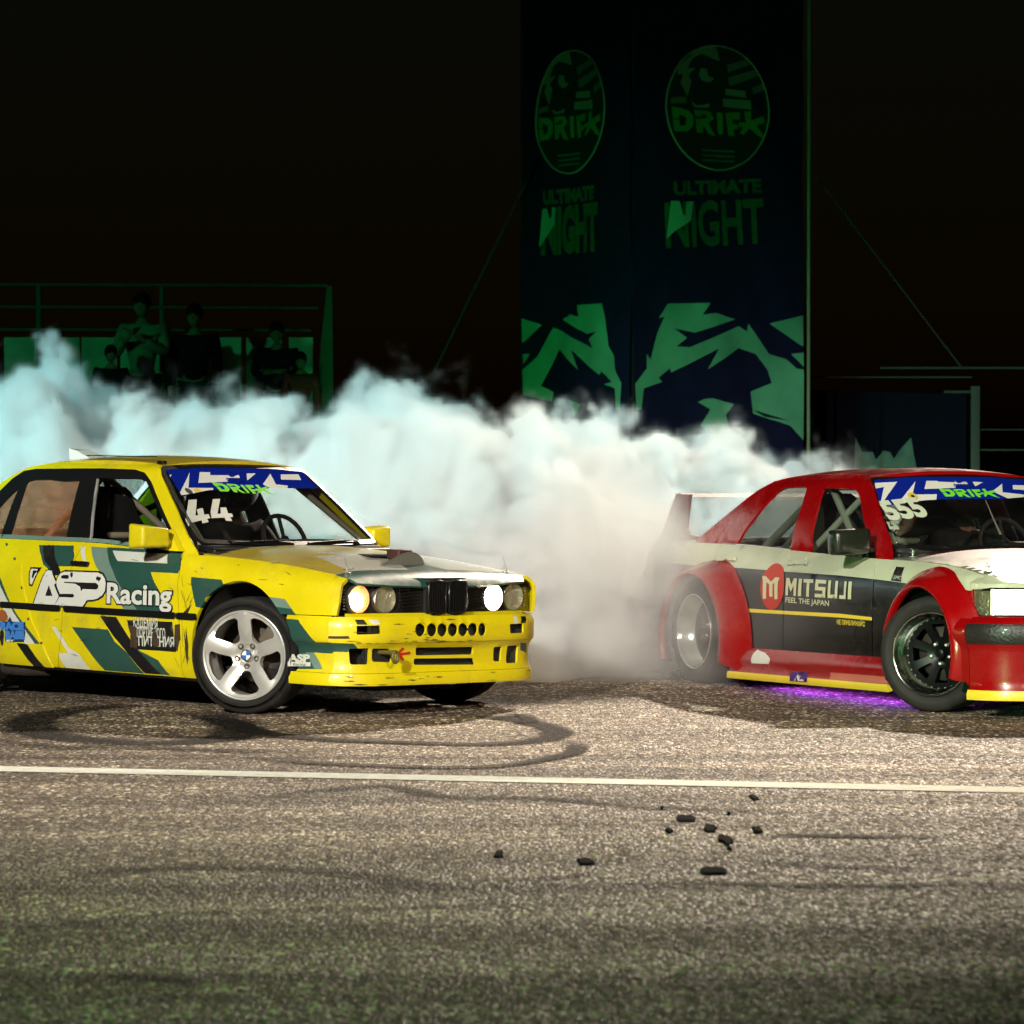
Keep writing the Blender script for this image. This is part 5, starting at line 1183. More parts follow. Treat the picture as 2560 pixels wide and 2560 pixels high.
    for p in [(-0.402, -0.66), (0.419, -0.674)]:
        pn = empty('hood_pin'); pn.parent = root; z = mHZ(*p)
        q = MB(); q.ball((p[0], p[1], z + .003), .024, 14, (1, 1, .2)); q.build('pin_plate', CHR, pn)
        q = MB(); q.tube([(p[0], p[1], z), (p[0], p[1], z + .04)], .005, 6); q.build('pin', CHR, pn)
        q = MB(); q.tube([(p[0] - .035, p[1], z + .03), (p[0] + .01, p[1] + .01, z + .028), (p[0] + .035, p[1] - .01, z + .032), (p[0] - .02, p[1], z + .05)], .0025, 6); q.build('pin_clip', CHR, pn)
    # windscreen
    fw = lambda y, z: (mWS(y, z), y, z)
    wpoly = rounded([(-.70, .900), (-.3, .890), (.3, .890), (.70, .900), (.625, 1.10), (.552, 1.285), (.25, 1.305), (-.25, 1.305), (-.552, 1.285), (-.625, 1.10)], .02)
    patch('windscreen', wpoly, fw, GLS, root, .06, hem=0, out=(1, 0, .6))
    patch('windscreen_seal', offset_poly(wpoly, .007), fw, TRIM, root, .05, holes=[offset_poly(wpoly, -.008)], hem=.02, out=(1, 0, .6), off=.004)
    W = lambda P: P
    bp = [(-0.567, 1.262), (-0.618, 1.115), (-0.494, 1.14), (-0.3, 1.16), (-0.108, 1.168)]
    bpoly = [(-.535, 1.288), (-.25, 1.300), (.25, 1.300), (.535, 1.288), (.556, 1.19)] + [(.2, bp[4][1] - .0), (bp[4][0], bp[4][1]), (bp[3][0], bp[3][1]), (bp[2][0], bp[2][1]), (bp[1][0], bp[1][1])]
    BN = [BLUEF, WPR, LIME, MATS['banner_black'], MATS['sticker_yellow']]
    pr = [([(-0.569, 1.259), (-0.403, 1.268), (-0.517, 1.19), (-0.616, 1.118), (-0.508, 1.237), (-0.584, 1.224)], 1), ([(-0.49, 1.141), (-0.285, 1.271), (-0.361, 1.193), (-0.203, 1.195), (-0.233, 1.16), (-0.329, 1.154)], 1),
          ([(-0.212, 1.274), (-0.137, 1.274), (-0.138, 1.269), (-0.028, 1.266), (-0.048, 1.233), (-0.261, 1.225)], 1), ([(0.095, 1.27), (0.167, 1.267), (0.092, 1.242)], 1), ([(0.296, 1.259), (0.256, 1.208), (0.401, 1.195), (0.363, 1.152), (0.289, 1.155), (0.189, 1.214)], 1), ([(0.366, 1.251), (0.492, 1.249), (0.466, 1.22), (0.347, 1.226)], 1),
          (ell(*[(-0.365, 1.183)][0], .030, .022, 16), 4), (ell(*[(-0.365, 1.183)][0], .012, .009, 12), 3)]
    patch('windscreen_banner', bpoly, fw, BN, root, .04, prints=pr, hem=0, out=(1, 0, .6), off=.003)
    o = [(-0.169, 1.179), (0.199, 1.177), (-0.132, 1.227)]; ox, oz = o[0]; kx = o[1][0] - ox; hz = o[2][1] - oz
    for nm, P_ in drift_letters(): patch('banner_letter', [(ox + u * kx, oz + v * hz) for u, v in P_], fw, LIME, root, .05, hem=0, out=(1, 0, .6), off=.006)
    lettering('lettering', 'GORILLA', fw, *[(-0.056, 1.231), (0.077, 1.231)], .022, BLUEF, root, off=.0065, out=(1, 0, .6), bold=.04)
    patch('banner_crown', [(-0.039, 1.252), (-0.027, 1.272), (-0.015, 1.258), (0.002, 1.259), (0.027, 1.267), (0.047, 1.267), (0.051, 1.252)], fw, WHT, root, .05, hem=0, out=(1, 0, .6), off=.006)
    lettering('lettering', '555', fw, *[(-0.607, 1.048), (-0.341, 1.073)], .100, mat('pale_green_film', (.50, .56, .42), .6), root, off=.004, out=(1, 0, .6), bold=.05)
    patch('sticker', [(-0.629, 1.041), (-0.561, 1.036), (-0.585, 0.992), (-0.642, 0.992)], fw, mat('pale_sticker', (.35, .42, .30), .5), root, .05, hem=0, out=(1, 0, .6), off=.003)
    lettering('lettering', '2', fw, *[(-0.627, 1.011), (-0.608, 1.013)], .030, BK, root, off=.005, out=(1, 0, .6), bold=.03)
    q = MB(); w_ = [(0.094, 1.163), (0.059, 1.063), (0.023, 0.967)]; q.tube([(mWS(*w_[2]) + .03, w_[2][0], w_[2][1]), (mWS(*w_[1]) + .015, w_[1][0], w_[1][1]), (mWS(*w_[0]) + .01, w_[0][0], w_[0][1])], [.008, .005, .003], 6); q.build('wiper', mat('wiper_grey', (.25, .24, .2), .4, .5), root)
    # roof
    rail_y = lambda x: mY(x, stab(M_RAIL, x))
    def roofz(x, y):
        e = rail_y(x) + .004; t = min(1, abs(y) / e); return stab(M_RAIL, x) + .040 * (1 - t ** 2.4)
    xs = list(np.linspace(-1.065, -2.24, 15)); roof = [(x, rail_y(x) + .002) for x in xs] + [(x, -rail_y(x) - .002) for x in xs[::-1]]
    patch('roof', roof, lambda x, y: (x + (.035 * (1 - (y / .55) ** 2) if x > -1.08 else 0), y, roofz(x, y)), paint('red_top_paint', (.28, .002, .003), .10, .04), root, .05, hem=.02, out=(0, 0, 1))
    rw = lambda y, z: (-2.26 - (1.29 - z) * 1.62 - .05 * (1 - (y / .6) ** 2), y, z)
    patch('rear_screen', [(-.63, .90), (.63, .90), (.53, 1.285), (-.53, 1.285)], rw, GLS, root, .1, hem=0, out=(-1, 0, .5))
    patch('boot_lid', [(-2.88, -.70), (-2.88, .70), (-3.59, .68), (-3.59, -.68)], lambda x, y: (x, y, .905 + .03 * (1 - (y / .7) ** 2)), WH, root, .08, hem=.02, out=(0, 0, 1))
    patch('rear_panel', [(-.76, .30), (.76, .30), (.73, .91), (-.73, .91)], lambda y, z: (-3.61 + .05 * (y / .75) ** 2, y, z), MATS['grey_film'], root, .08, hem=.02, out=(-1, 0, 0))
    rb = MB(); rb.box((-3.63, 0, .43), (.16, 1.62, .20), bev=.03); rb.box((-3.60, 0, .28), (.12, 1.56, .12), bev=.02); rb.build('rear_bumper', mat('rear_bumper_red', (.25, .02, .03), .5), root)
    for s in (-1, 1):
        q = MB(); q.box((-3.61, s * .55, .70), (.04, .36, .17), bev=.012)
        for k in range(5): q.box((-3.635, s * .55, .635 + k * .033), (.02, .35, .018), bev=.005)
        q.build('tail_light', MATS['tail_red'], root)
    wg = empty('rear_wing'); wg.parent = root
    WM = mat('wing_red', (.09, .012, .012), .5)
    for s in (-1, 1):
        P_ = [(-3.573, 0.9), (-3.329, 1.206), (-3.141, 1.204), (-3.193, 0.988), (-3.152, 0.954), (-3.007, 0.936), (-3.044, 0.917)]
        V = [(x, s * .66 + d * .012, z) for d in (-1, 1) for x, z in P_]; n = len(P_)
        me = mesh('wing_upright', V, [tuple(range(n)), tuple(range(n, 2 * n))[::-1]] + [(i, (i + 1) % n, n + (i + 1) % n, n + i) for i in range(n)], WM, wg)
    q = MB(); V = []; n = 13
    for i in range(n):
        y = lerp(-.66, .66, i / (n - 1)); zz = 1.195 + .0 * (1 - (y / .66) ** 2)
        V += [(-3.38, y, zz + .012), (-3.30, y, zz + .018), (-3.20, y, zz - .005), (-3.30, y, zz + .002)]
    q.add(V, [(i * 4 + j, i * 4 + (j + 1) % 4, (i + 1) * 4 + (j + 1) % 4, (i + 1) * 4 + j) for i in range(n - 1) for j in range(4)]); q.build('wing_blade', WM, wg)
    interior(root, mat('green_grey_cage', (.16, .20, .14), .4, 0, .3), +1, dx=-.06, tall=-.03, seat=mat('red_car_seat', (.010, .010, .010), .7))
    q = MB(); q.tube([(-1.12, -.50, 1.24), (-1.62, -.66, .84)], .022, 10); q.tube([(-1.62, -.50, 1.25), (-.95, -.67, .84)], .022, 10); q.tube([(-1.70, -.49, 1.25), (-2.30, -.60, .86)], .026, 10); q.build('door_cross_bars', MATS['green_grey_cage'], root)
    pitch, roll = .0157, -.0077
    wz = lambda x, y: .320 - x * sin(pitch) - y * sin(roll)
    wheel(root, (.035, -.748, wz(.04, -.75)), radians(33), -1, 'dish'); wheel(root, (.035, .748, wz(.04, .75)), radians(33), 1, 'dish')
    wheel(root, (-2.665, -.775, wz(-2.665, -.775)), 0, -1, 'dish'); wheel(root, (-2.665, .775, wz(-2.665, .775)), 0, 1, 'dish')
    # lamp under the sill (purple underglow tube)
    ug = MB(); ug.tube([(-.55, -.60, .155), (-2.0, -.60, .155)], .008, 8); ug.build('underglow_tube', lampmat('purple_tube', (.45, .10, 1.0), 2), root)
    for x in (-.9, -1.7):
        l = bpy.data.lights.new('underglow', 'AREA'); l.shape = 'RECTANGLE'; l.size = .7; l.size_y = .03; l.energy = 4; l.color = (.42, .08, 1.0)
        lo = bpy.data.objects.new('underglow', l); COL.objects.link(lo); lo.parent = root; lo.location = (x, -.60, .145)
    return root

red_car()

# ------------------------------------------------------------------ background: banner tower, masts, fence, grandstand, spectators
#<SHAPE>
TR = (1.22, 37.0, .848, .53)
TL = (1.22, 37.0, -.53, .848)
#</SHAPE>
NAVY = mat('navy_banner_cloth', (.016, .010, .045), .9, var=.2, spec=.1); PRINT = mat('pale_banner_print', (.18, .42, .27), .8, var=.25, vscale=2); DIMP = mat('dim_banner_print', (.10, .13, .09), .8, var=.2)
GRP = mat('green_banner_print', (.04, .24, .03), .8, var=.2, vscale=3); EMB = mat('emblem_black_cloth', (.006, .010, .006), .8); MET = mat('dull_galvanised', (.07, .08, .06), .7, .3, var=.2)
def plane_fn(T, off=0.0):
    X, Y, dx, dy = T; nx, ny = dy, -dx
    if ny > 0: nx, ny = -nx, -ny
    def fn(s, z):                                          # slack cloth: shallow folds
        w = .014 * sin(s * 5.1 + z * 1.3) + .010 * sin(z * 3.7 - s * 2.2) + .006 * sin(s * 13 + z * 5) ; k = off + w
        return (X + dx * s + nx * k, Y + dy * s + ny * k, z)
    return fn
def banner_tower():
    t = empty('banner_tower', (0, 0, 0)); tag(t, 'tall square banner tower with angular green face print and round emblems behind the smoke', 'banner tower')
    core = MB(); X, Y = 1.22, 37.0; a = (.848, .53); b = (-.53, .848); L = 2.13; e = .02
    P = [(X + a[0] * e + b[0] * e, Y + a[1] * e + b[1] * e), (X + a[0] * L, Y + a[1] * L + .02), (X + a[0] * L + b[0] * L, Y + a[1] * L + b[1] * L), (X + b[0] * L, Y + b[1] * L + .02)]
    core.add([(x, y, z) for z in (.05, 7.4) for x, y in P], [(0, 1, 5, 4), (1, 2, 6, 5), (2, 3, 7, 6), (3, 0, 4, 7), (4, 5, 6, 7)]); core.build('tower_core', EMB, t)
    fr, fl = plane_fn(TR, .035), plane_fn(TL, .035)
    rprint = [[(0.42, 2.935), (0.935, 2.952), (0.836, 2.83), (1.009, 2.85), (1.26, 2.789), (0.743, 2.643), (0.495, 2.68), (0.644, 2.587), (0.519, 2.499), (0.677, 2.493), (1.31, 2.721), (1.411, 2.668), (1.428, 2.751), (1.7, 2.439), (1.921, 2.387), (2.042, 2.292), (2.138, 2.279), (2.139, 1.541), (2.094, 1.571), (1.957, 1.696), (1.497, 1.818), (1.473, 2.046), (1.734, 2.136), (1.683, 2.274), (1.53, 2.437), (1.31, 2.494), (0.909, 2.27), (1.042, 2.485), (0.463, 2.232), (0.447, 2.273), (0.299, 2.176), (0.348, 2.136), (0.12, 2.067), (0.088, 1.851), (0.023, 1.85), (0.006, 2.106), (0.152, 2.269), (0.152, 2.418), (0.201, 2.364), (0.299, 2.636), (0.38, 2.799), (0.315, 2.785)],
        [(0.86, 1.964), (0.976, 1.973), (1.244, 1.912), (1.143, 1.802), (1.194, 1.638), (1.11, 1.446), (0.827, 1.692), (0.943, 1.856), (0.793, 1.931)], [(1.699, 2.756), (2.127, 2.847), (2.137, 2.528), (2.093, 2.533)], [(1.973, 2.443), (2.134, 2.459), (2.134, 2.307)]]
    rdark = [[(1.497, 1.859), (1.957, 1.745), (1.65, 1.783)]]
    lprint = [[(0.943, 2.945), (0.504, 2.944), (0.445, 2.806), (0.395, 2.506), (0.282, 2.395), (0.258, 2.259), (0.136, 2.122), (0.184, 1.852), (0.258, 1.853), (0.258, 2.069), (0.479, 2.113), (0.331, 2.138), (0.528, 2.25), (0.553, 2.21), (1.053, 2.48), (0.942, 2.272), (1.333, 2.495), (1.695, 2.118), (1.462, 2.045), (1.488, 1.948), (2.025, 2.024), (2.036, 2.292), (1.773, 2.427), (1.436, 2.725), (1.257, 2.679), (0.652, 2.49), (0.727, 2.582), (0.593, 2.66), (0.752, 2.637), (1.257, 2.803), (1.079, 2.853), (0.912, 2.82)],
        [(2.036, 2.841), (1.669, 2.76), (2.025, 2.573)], [(2.02, 2.46), (1.904, 2.458), (2.015, 2.348)], [(1.144, 1.966), (0.902, 1.914), (1.028, 1.777)]]
    S_ = [NAVY, PRINT, EMB]
    patch('banner_face', [(0.0, .25), (2.13, .25), (2.13, 7.35), (0.0, 7.35)], fr, S_, t, .12, prints=[(p, 1) for p in rprint] + [(p, 2) for p in rdark], hem=.015, out=(0, -1, 0))
    patch('banner_face', [(0.0, .25), (2.05, .25), (2.05, 7.35), (0.0, 7.35)], fl, S_, t, .12, prints=[(p, 1) for p in lprint], hem=.015, out=(-1, -1, 0))
    for fn, T, c, rad, base, nm in ((plane_fn(TR, .041), 'R', [(1.03, 4.96), (1.03, 5.598), (1.031, 4.321)], .66, None, 'r'), (plane_fn(TL, .041), 'L', [(1.094, 4.955), (1.094, 5.592), (1.093, 4.315)], .66, None, 'l')):
        cx, cz = c[0]; R = (c[1][1] - c[2][1]) / 2; out = (0, -1, 0)
        sg = 1 if T == 'R' else -1                           # left-to-right direction of reading along s
        def U(pts): return [(cx + sg * u * R, cz + v * R) for u, v in pts]
        def E_(pts): return U([((x - 1258) / 400 * 1.0 / .85, -(y - 490) / 400) for x, y in pts])
        patch('emblem_disc', U(ell(0, 0, 1, 1, 40)), fn, EMB, t, .2, hem=0, out=out)
        ring = [Vector(fn(*p)) + Vector((0, -.006, 0)) for p in U(ell(0, 0, 1, 1, 40))]; q = MB(); q.tube(ring, .012, 6, closed=True); q.build('emblem_ring', mat('ring_pale', (.24, .25, .16), .7), t)
        f2 = plane_fn(TR if T == 'R' else TL, .047)
        for k, pts in enumerate(([(1000,240),(1110,140),(1190,95),(1250,100),(1275,190),(1240,180),(1150,150),(1100,180),(1060,250),(1120,240),(1070,290),(1090,330),(1060,430),(1010,340),(1030,290),(985,290)], [(1150,240),(1190,245),(1200,290),(1240,300),(1210,330),(1160,320),(1140,290)], [(1080,455),(1130,480),(1210,465),(1205,492),(1110,495)], [(1310,365),(1440,370),(1445,415),(1310,405)], [(1290,430),(1470,430),(1480,490),(1295,480)])):
            patch('emblem_print', E_(pts), f2, mat('emblem_print_pale', (.18, .21, .14), .8), t, .2, hem=0, out=out)
        for pts in ([(1320,210),(1440,170),(1470,200),(1330,260)], [(1330,290),(1500,230),(1530,270),(1340,345)], [(1480,350),(1570,310),(1580,350),(1490,390)], [(950,440),(1050,430),(1060,470),(945,480)]):
            patch('emblem_print', E_(pts), f2, DIMP, t, .2, hem=0, out=out)
        for _, P_ in drift_letters():
            patch('emblem_letter', U([(-.90 + 1.8 * u, -.42 + .40 * v) for u, v in P_]), f2, GRP, t, .2, hem=0, out=out)
        for k in range(3): patch('emblem_print', U([(-.32, -.68 - k * .08), (.32, -.68 - k * .08), (.32, -.71 - k * .08), (-.32, -.71 - k * .08)]), f2, DIMP, t, .3, hem=0, out=out)
    f2, f3 = plane_fn(TR, .041), plane_fn(TL, .041)
    DG = mat('dim_green_print', (.012, .10, .032), .8, var=.3)
    lettering('lettering', 'ULTIMATE', f2, *[(0.463, 4.045), (1.587, 4.119)], .13, DG, t, off=.004, bold=.05)
    lettering('lettering', 'NIGHT', f2, *[(0.387, 3.516), (1.637, 3.605)], .44, DG, t, off=.004, bold=.03)
    patch('emblem_print', [(0.425, 3.98), (0.531, 3.984), (0.579, 3.843), (0.608, 3.841), (0.618, 3.979), (0.714, 3.99), (0.689, 3.846), (0.682, 3.791), (0.483, 3.673), (0.387, 3.591)], plane_fn(TR, .052), PRINT, t, .2, hem=0, out=(0, -1, 0))
    def ltr(s, z0, h, x0, x1, m_):
        vs, fs, w = text_shape(s, 0, .06); a_ = x0; V = []
        for x, y in vs: V.append(f3(lerp(x0, x1, x / w), z0 + y / .7 * h))
        mesh('lettering', V, fs, m_, t)
    l_ = [(1.619, 4.026), (0.609, 4.048), (1.649, 3.521), (0.536, 3.597), (1.573, 3.958)]
    ltr('ULTIMATE', l_[0][1], .13, l_[0][0], l_[1][0], DG); ltr('NIGHT', l_[2][1], .44, l_[2][0], l_[3][0], DG)
    patch('emblem_print', [(1.619, 3.968), (1.528, 3.98), (1.482, 3.871), (1.452, 3.878), (1.437, 3.983), (1.377, 3.983), (1.407, 3.802), (1.649, 3.578), (1.664, 3.579)], plane_fn(TL, .052), PRINT, t, .2, hem=0, out=(0, -1, 0))
banner_tower()
def wt(px, Y): return (px[0], Y, px[1])
def pole(name, a, b, r, label, cat, m=MET, group=None):
    q = MB(); q.tube([a, b], r, 8); o = q.build(name, m); tag(o, label, cat, group); return o
m_ = [(3.087, 6.114), (3.094, 1.544)]
pole('mast', (m_[0][0], 37.9, 0), (m_[0][0], 37.9, 7.6), .018, 'thin upright mast standing at the right edge of the banner tower', 'mast', mat('weathered_mast', (.26, .20, .12), .7))
w_ = [(3.186, 4.311), (4.72, 2.3)]
pole('guy_brace', (w_[0][0], 38.2, w_[0][1]), (w_[1][0], 38.2, w_[1][1]), .011, 'slanting brace running down to the right from the mast', 'brace', mat('rusty_brace', (.035, .022, .012), .8), 'slanting braces of the banner tower')
w_ = [(0.144, 4.204), (-0.805, 2.245)]
pole('guy_brace', (w_[0][0], 37.6, w_[0][1]), (w_[1][0], 37.6, w_[1][1]), .011, 'slanting brace running down to the left from the banner tower', 'brace', mat('rusty_brace', (.035, .022, .012), .8), 'slanting braces of the banner tower')
# fence on the right
def fence():
    t = empty('trackside_fence', (4.0, 39.5, 0)); tag(t, 'dark cloth-covered metal fence to the right of the banner tower', 'fence')
    t.location = (0, 0, 0); Y = 39.5
    A = [(3.991, 2.329), (5.553, 2.329), (3.232, 2.229), (4.989, 2.229), (4.686, 2.069), (5.033, 2.069), (5.034, 1.44), (5.555, 1.44), (5.024, 2.134), (3.189, 2.09), (4.925, 2.047)]
    def rail(a, b, r=.014):
        q = MB(); q.tube([(a[0], Y, a[1]), (b[0], Y, b[1])], r, 8); q.build('rail', MET, t)
    rail(A[0], (A[1][0] + 2.5, A[1][1])); rail(A[2], A[3], .010); rail(A[4], A[5], .018); rail(A[6], (A[7][0] + 2.5, A[7][1]), .010)
    rail((A[6][0], A[6][1] + .22), (A[7][0] + 2.5, A[6][1] + .22), .006)
    for x, z, w in ((A[8][0], A[8][1], .095), (A[8][0] + 2.4, A[8][1], .09)):
        q = MB(); q.box((x, Y, z / 2), (w, w, z), bev=.006); q.build('post', MET, t)
    fp = lambda u, v: (u, Y - .03, v)
    jag = [(3.71, 1.217), (3.723, 1.576), (3.796, 1.418), (3.911, 1.418), (3.945, 1.332), (4.026, 1.432), (4.097, 1.418), (4.141, 1.346), (4.212, 1.447), (4.327, 1.576), (4.356, 1.389), (4.394, 1.217)]
    patch('cloth_panel', [(A[9][0], .1), (A[10][0], .1), (A[10][0], A[10][1]), (A[9][0], A[9][1])], fp, [mat('dark_fence_cloth', (.004, .004, .010), .9, spec=.1), mat('faint_print', (.10, .16, .12), .8, var=.3)], t, .2, prints=[(jag, 1)], hem=.02, out=(0, -1, 0))
fence()
# grandstand on the left
def stand():
    Y = 36.0
    d = empty('grandstand', (0, 0, 0)); tag(d, 'dark raised spectator stand with pale boards behind the people on the left', 'grandstand')
    q = MB(); q.box((-5.5, Y - .35, .62), (8.4, 1.6, 1.20)); q.build('deck', DARK, d)
    B = [(-4.843, 2.559), (-4.526, 2.559), (-4.295, 2.559), (-4.276, 2.559), (-3.922, 2.559), (-3.89, 2.559), (-3.501, 2.559), (-3.382, 2.559), (-3.017, 2.559), (-2.938, 2.559), (-2.688, 2.559), (-2.64, 2.559), (-2.283, 2.559), (-2.215, 2.559), (-1.977, 2.559), (-5.084, 1.639)]
    zb = B[15][1]; BM = mat('pale_board', (.36, .40, .32), .85, var=.3, vscale=3)
    xs = [p[0] for p in B[:15]]; z1 = B[0][1]
    pairs = [(xs[0] - 1.6, xs[0] - .3), (xs[0] - .2, xs[1]), (xs[1] + .05, xs[2]), (xs[3], xs[4]), (xs[5], xs[6]), (xs[7], xs[8]), (xs[9], xs[10]), (xs[11], xs[12]), (xs[13], xs[14])]
    for a, b in pairs:
        q = MB(); q.box(((a + b) / 2, Y + .18, (z1 + 1.2) / 2), (b - a, .02, z1 - 1.2), bev=.004); q.build('board', BM, d)
    R = empty('railing', (0, 0, 0)); tag(R, 'pipe railing with three rails along the top of the spectator stand', 'railing')
    P = [(-5.059, 3.084), (-1.826, 3.064), (-5.06, 2.863), (-1.917, 2.843), (-5.06, 2.638), (-1.985, 2.622), (-4.676, 3.072), (-4.677, 2.567), (-3.458, 3.072), (-3.459, 2.725), (-1.81, 3.06), (-1.917, 2.527), (-1.759, 2.527)]
    for i in (0, 2, 4):
        q = MB(); q.tube([(P[i][0] - 2.5, Y, P[i][1]), (P[i + 1][0], Y, P[i + 1][1])], .0165, 8); q.build('rail', MET, R)
    for x, r in ((P[6][0], .032), (P[8][0], .028), (P[6][0] - 1.25, .03)):
        q = MB(); q.tube([(x, Y + .02, 1.2), (x, Y + .02, P[6][1])], r, 8); q.build('post', MET, R)
    q = MB(); q.add([(P[10][0] - .02, Y, P[10][1]), (P[10][0] + .03, Y, P[10][1]), (P[12][0], Y, 1.2), (P[11][0] - .1, Y, 1.2), (P[10][0] - .02, Y + .05, P[10][1]), (P[10][0] + .03, Y + .05, P[10][1]), (P[12][0], Y + .05, 1.2), (P[11][0] - .1, Y + .05, 1.2)], [(0, 1, 2, 3), (7, 6, 5, 4), (0, 4, 5, 1), (1, 5, 6, 2), (2, 6, 7, 3), (3, 7, 4, 0)]); q.build('end_panel', MET, R)
stand()

def skin_mesh(name, joints, links, m, parent, sub=1, root=0):
    """continuous tapered surface grown on a skeleton: joints = [((x,y,z), radius)]"""
    me = bpy.data.meshes.new(name); me.from_pydata([j[0] for j in joints], links, []); me.update()
    o = link(name, me, m, parent); md = o.modifiers.new('skin', 'SKIN'); md.use_smooth_shade = True
    sk = me.skin_vertices[0].data
    for i, j in enumerate(joints):
        r = j[1] if isinstance(j[1], tuple) else (j[1], j[1]); sk[i].radius = r; sk[i].use_root = (i == root)
    s = o.modifiers.new('sub', 'SUBSURF'); s.levels = sub; s.render_levels = sub
    return o
SKINM = mat('skin', (.22, .12, .08), .7, spec=.2)
def person(loc, rz, h, arms, top_m, leg_m, hair_m, label, seated=False, helmet=None, group=None, turn=0.0):
    p = empty('person', loc, rz); k = h / 1.78; tag(p, label, 'person', group)
    def V(x, y, z): return (x * k, y * k, z * k)           # faces +x, left is +y
    if seated: hip = .0; dz = -.93
    else: dz = 0
    J = {'pel': (V(0, 0, .95 + dz), .10 * k), 'wa': (V(.01, 0, 1.12 + dz), (.08 * k, .10 * k)), 'ch': (V(0, 0, 1.32 + dz), (.085 * k, .11 * k)), 'ne': (V(-.01, 0, 1.47 + dz), .062 * k), 'hd0': (V(.005, 0, 1.56 + dz), .060 * k)}
    arm = {'down': [(0, .20, 1.42), (0, .25, 1.15), (.06, .25, .90), (.08, .24, .80)], 'fold': [(0, .20, 1.42), (.02, .27, 1.17), (.22, .12, 1.18), (.25, -.04, 1.20)], 'clap': [(0, .20, 1.42), (.05, .26, 1.18), (.28, .10, 1.30), (.33, .02, 1.36)], 'wheel': [(0, .20, 1.42), (.18, .25, 1.22), (.40, .18, 1.28), (.46, .15, 1.30)]}[arms]
    js = [J['pel'], J['wa'], J['ch'], J['ne'], J['hd0']]; ls = [(0, 1), (1, 2), (2, 3), (3, 4)]; tj = [(js[0][0], (.145 * k, .165 * k)), (js[1][0], (.13 * k, .16 * k)), (V(0, 0, 1.30 + dz), (.135 * k, .185 * k)), (V(-.005, 0, 1.43 + dz), (.07 * k, .09 * k))]; tl = [(0, 1), (1, 2), (2, 3)]
    for s in (-1, 1):
        b = len(js); js += [(V(a[0], s * a[1], a[2] + dz), r * k) for a, r in zip(arm, (.058, .044, .032, .028))]; ls += [(2, b), (b, b + 1), (b + 1, b + 2), (b + 2, b + 3)]
        t0 = len(tj); tj += [(V(a[0], s * a[1], a[2] + dz), r * k) for a, r in zip(arm[:3], (.080, .064, .050))]; tl += [(2, t0), (t0, t0 + 1), (t0 + 1, t0 + 2)]
    lj = [(J['pel'][0], .135 * k)]; ll = []
    leg = [(.0, .10, .88), (.02, .11, .50), (-.01, .11, .10), (.12, .12, .04)] if not seated else [(.05, .10, .93), (.46, .13, .98), (.80, .12, .72), (.90, .12, .78)]
    for s in (-1, 1):
        b = len(js); js += [(V(a[0], s * a[1], a[2] + dz), r * k) for a, r in zip(leg, (.085, .055, .038, .032))]; ls += [(0, b), (b, b + 1), (b + 1, b + 2), (b + 2, b + 3)]
        t0 = len(lj); lj += [(V(a[0], s * a[1], a[2] + dz), r * k) for a, r in zip(leg[:3], (.098, .070, .058))]; ll += [(0, t0), (t0, t0 + 1), (t0 + 1, t0 + 2)]
    skin_mesh('body', js, ls, SKINM, p); skin_mesh('jacket', tj, tl, top_m, p); skin_mesh('trousers', lj, ll, leg_m, p)
    hc = Vector(V(.02, 0, 1.66 + dz)); q = MB()
    q.ball(hc, .105 * k, 16, (.92, .76, 1.12)); q.ball(hc + Vector((.095 * k, 0, -.012 * k)), .018 * k, 8, (1, .8, 1.3)); 
    for s in (-1, 1): q.ball(hc + Vector((0, s * .080 * k, -.01 * k)), .022 * k, 8, (.8, .4, 1.3))
    q.build('head', SKINM, p)
    for s in (-1, 1):
        e = MB(); e.ball(hc + Vector((.088 * k, s * .032 * k, .012 * k)), .012 * k, 8); e.build('eye', EMB, p)
    if helmet is None:
        q = MB(); q.ball(hc + Vector((-.012 * k, 0, .028 * k)), .112 * k, 16, (.95, .82, 1.0)); q.build('hair', hair_m, p)
    else:
        q = MB(); q.ball(hc + Vector((0, 0, .01)), .145 * k, 20, (1.05, .9, 1.0)); q.build('helmet', helmet, p)
        q = MB(); q.ball(hc + Vector((.035, 0, .01)), .128 * k, 16, (1.02, .86, .42)); q.build('visor', mat('smoked_visor', (.01, .01, .012), .08, 0, .6), p)
    for s in (-1, 1):                                       # hands: palm with five short fingers
        a, b = Vector(V(arm[2][0], s * arm[2][1], arm[2][2] + dz)), Vector(V(arm[3][0], s * arm[3][1], arm[3][2] + dz)); d = (b - a).normalized(); sd = d.cross(Vector((0, 0, 1))).normalized() if abs(d.z) < .9 else Vector((0, 1, 0))
        js2 = [(tuple(b), .026 * k), (tuple(b + d * .06 * k), .030 * k)]; l2 = [(0, 1)]
        for i, (o_, ln) in enumerate(((-.030, .062), (-.010, .072), (.010, .068), (.028, .052))):
            c = len(js2); base = b + d * .085 * k + sd * o_ * k; js2 += [(tuple(base), .010 * k), (tuple(base + d * ln * .5 * k), .009 * k), (tuple(base + d * ln * k + Vector((0, 0, -.015 * k))), .008 * k)]; l2 += [(1, c), (c, c + 1), (c + 1, c + 2)]
        c = len(js2); base = b + d * .03 * k + sd * -.035 * k; js2 += [(tuple(base), .011 * k), (tuple(base + d * .035 * k + sd * -.02 * k), .009 * k)]; l2 += [(0, c), (c, c + 1)]
        skin_mesh('hand', js2, l2, SKINM, p)
    return p
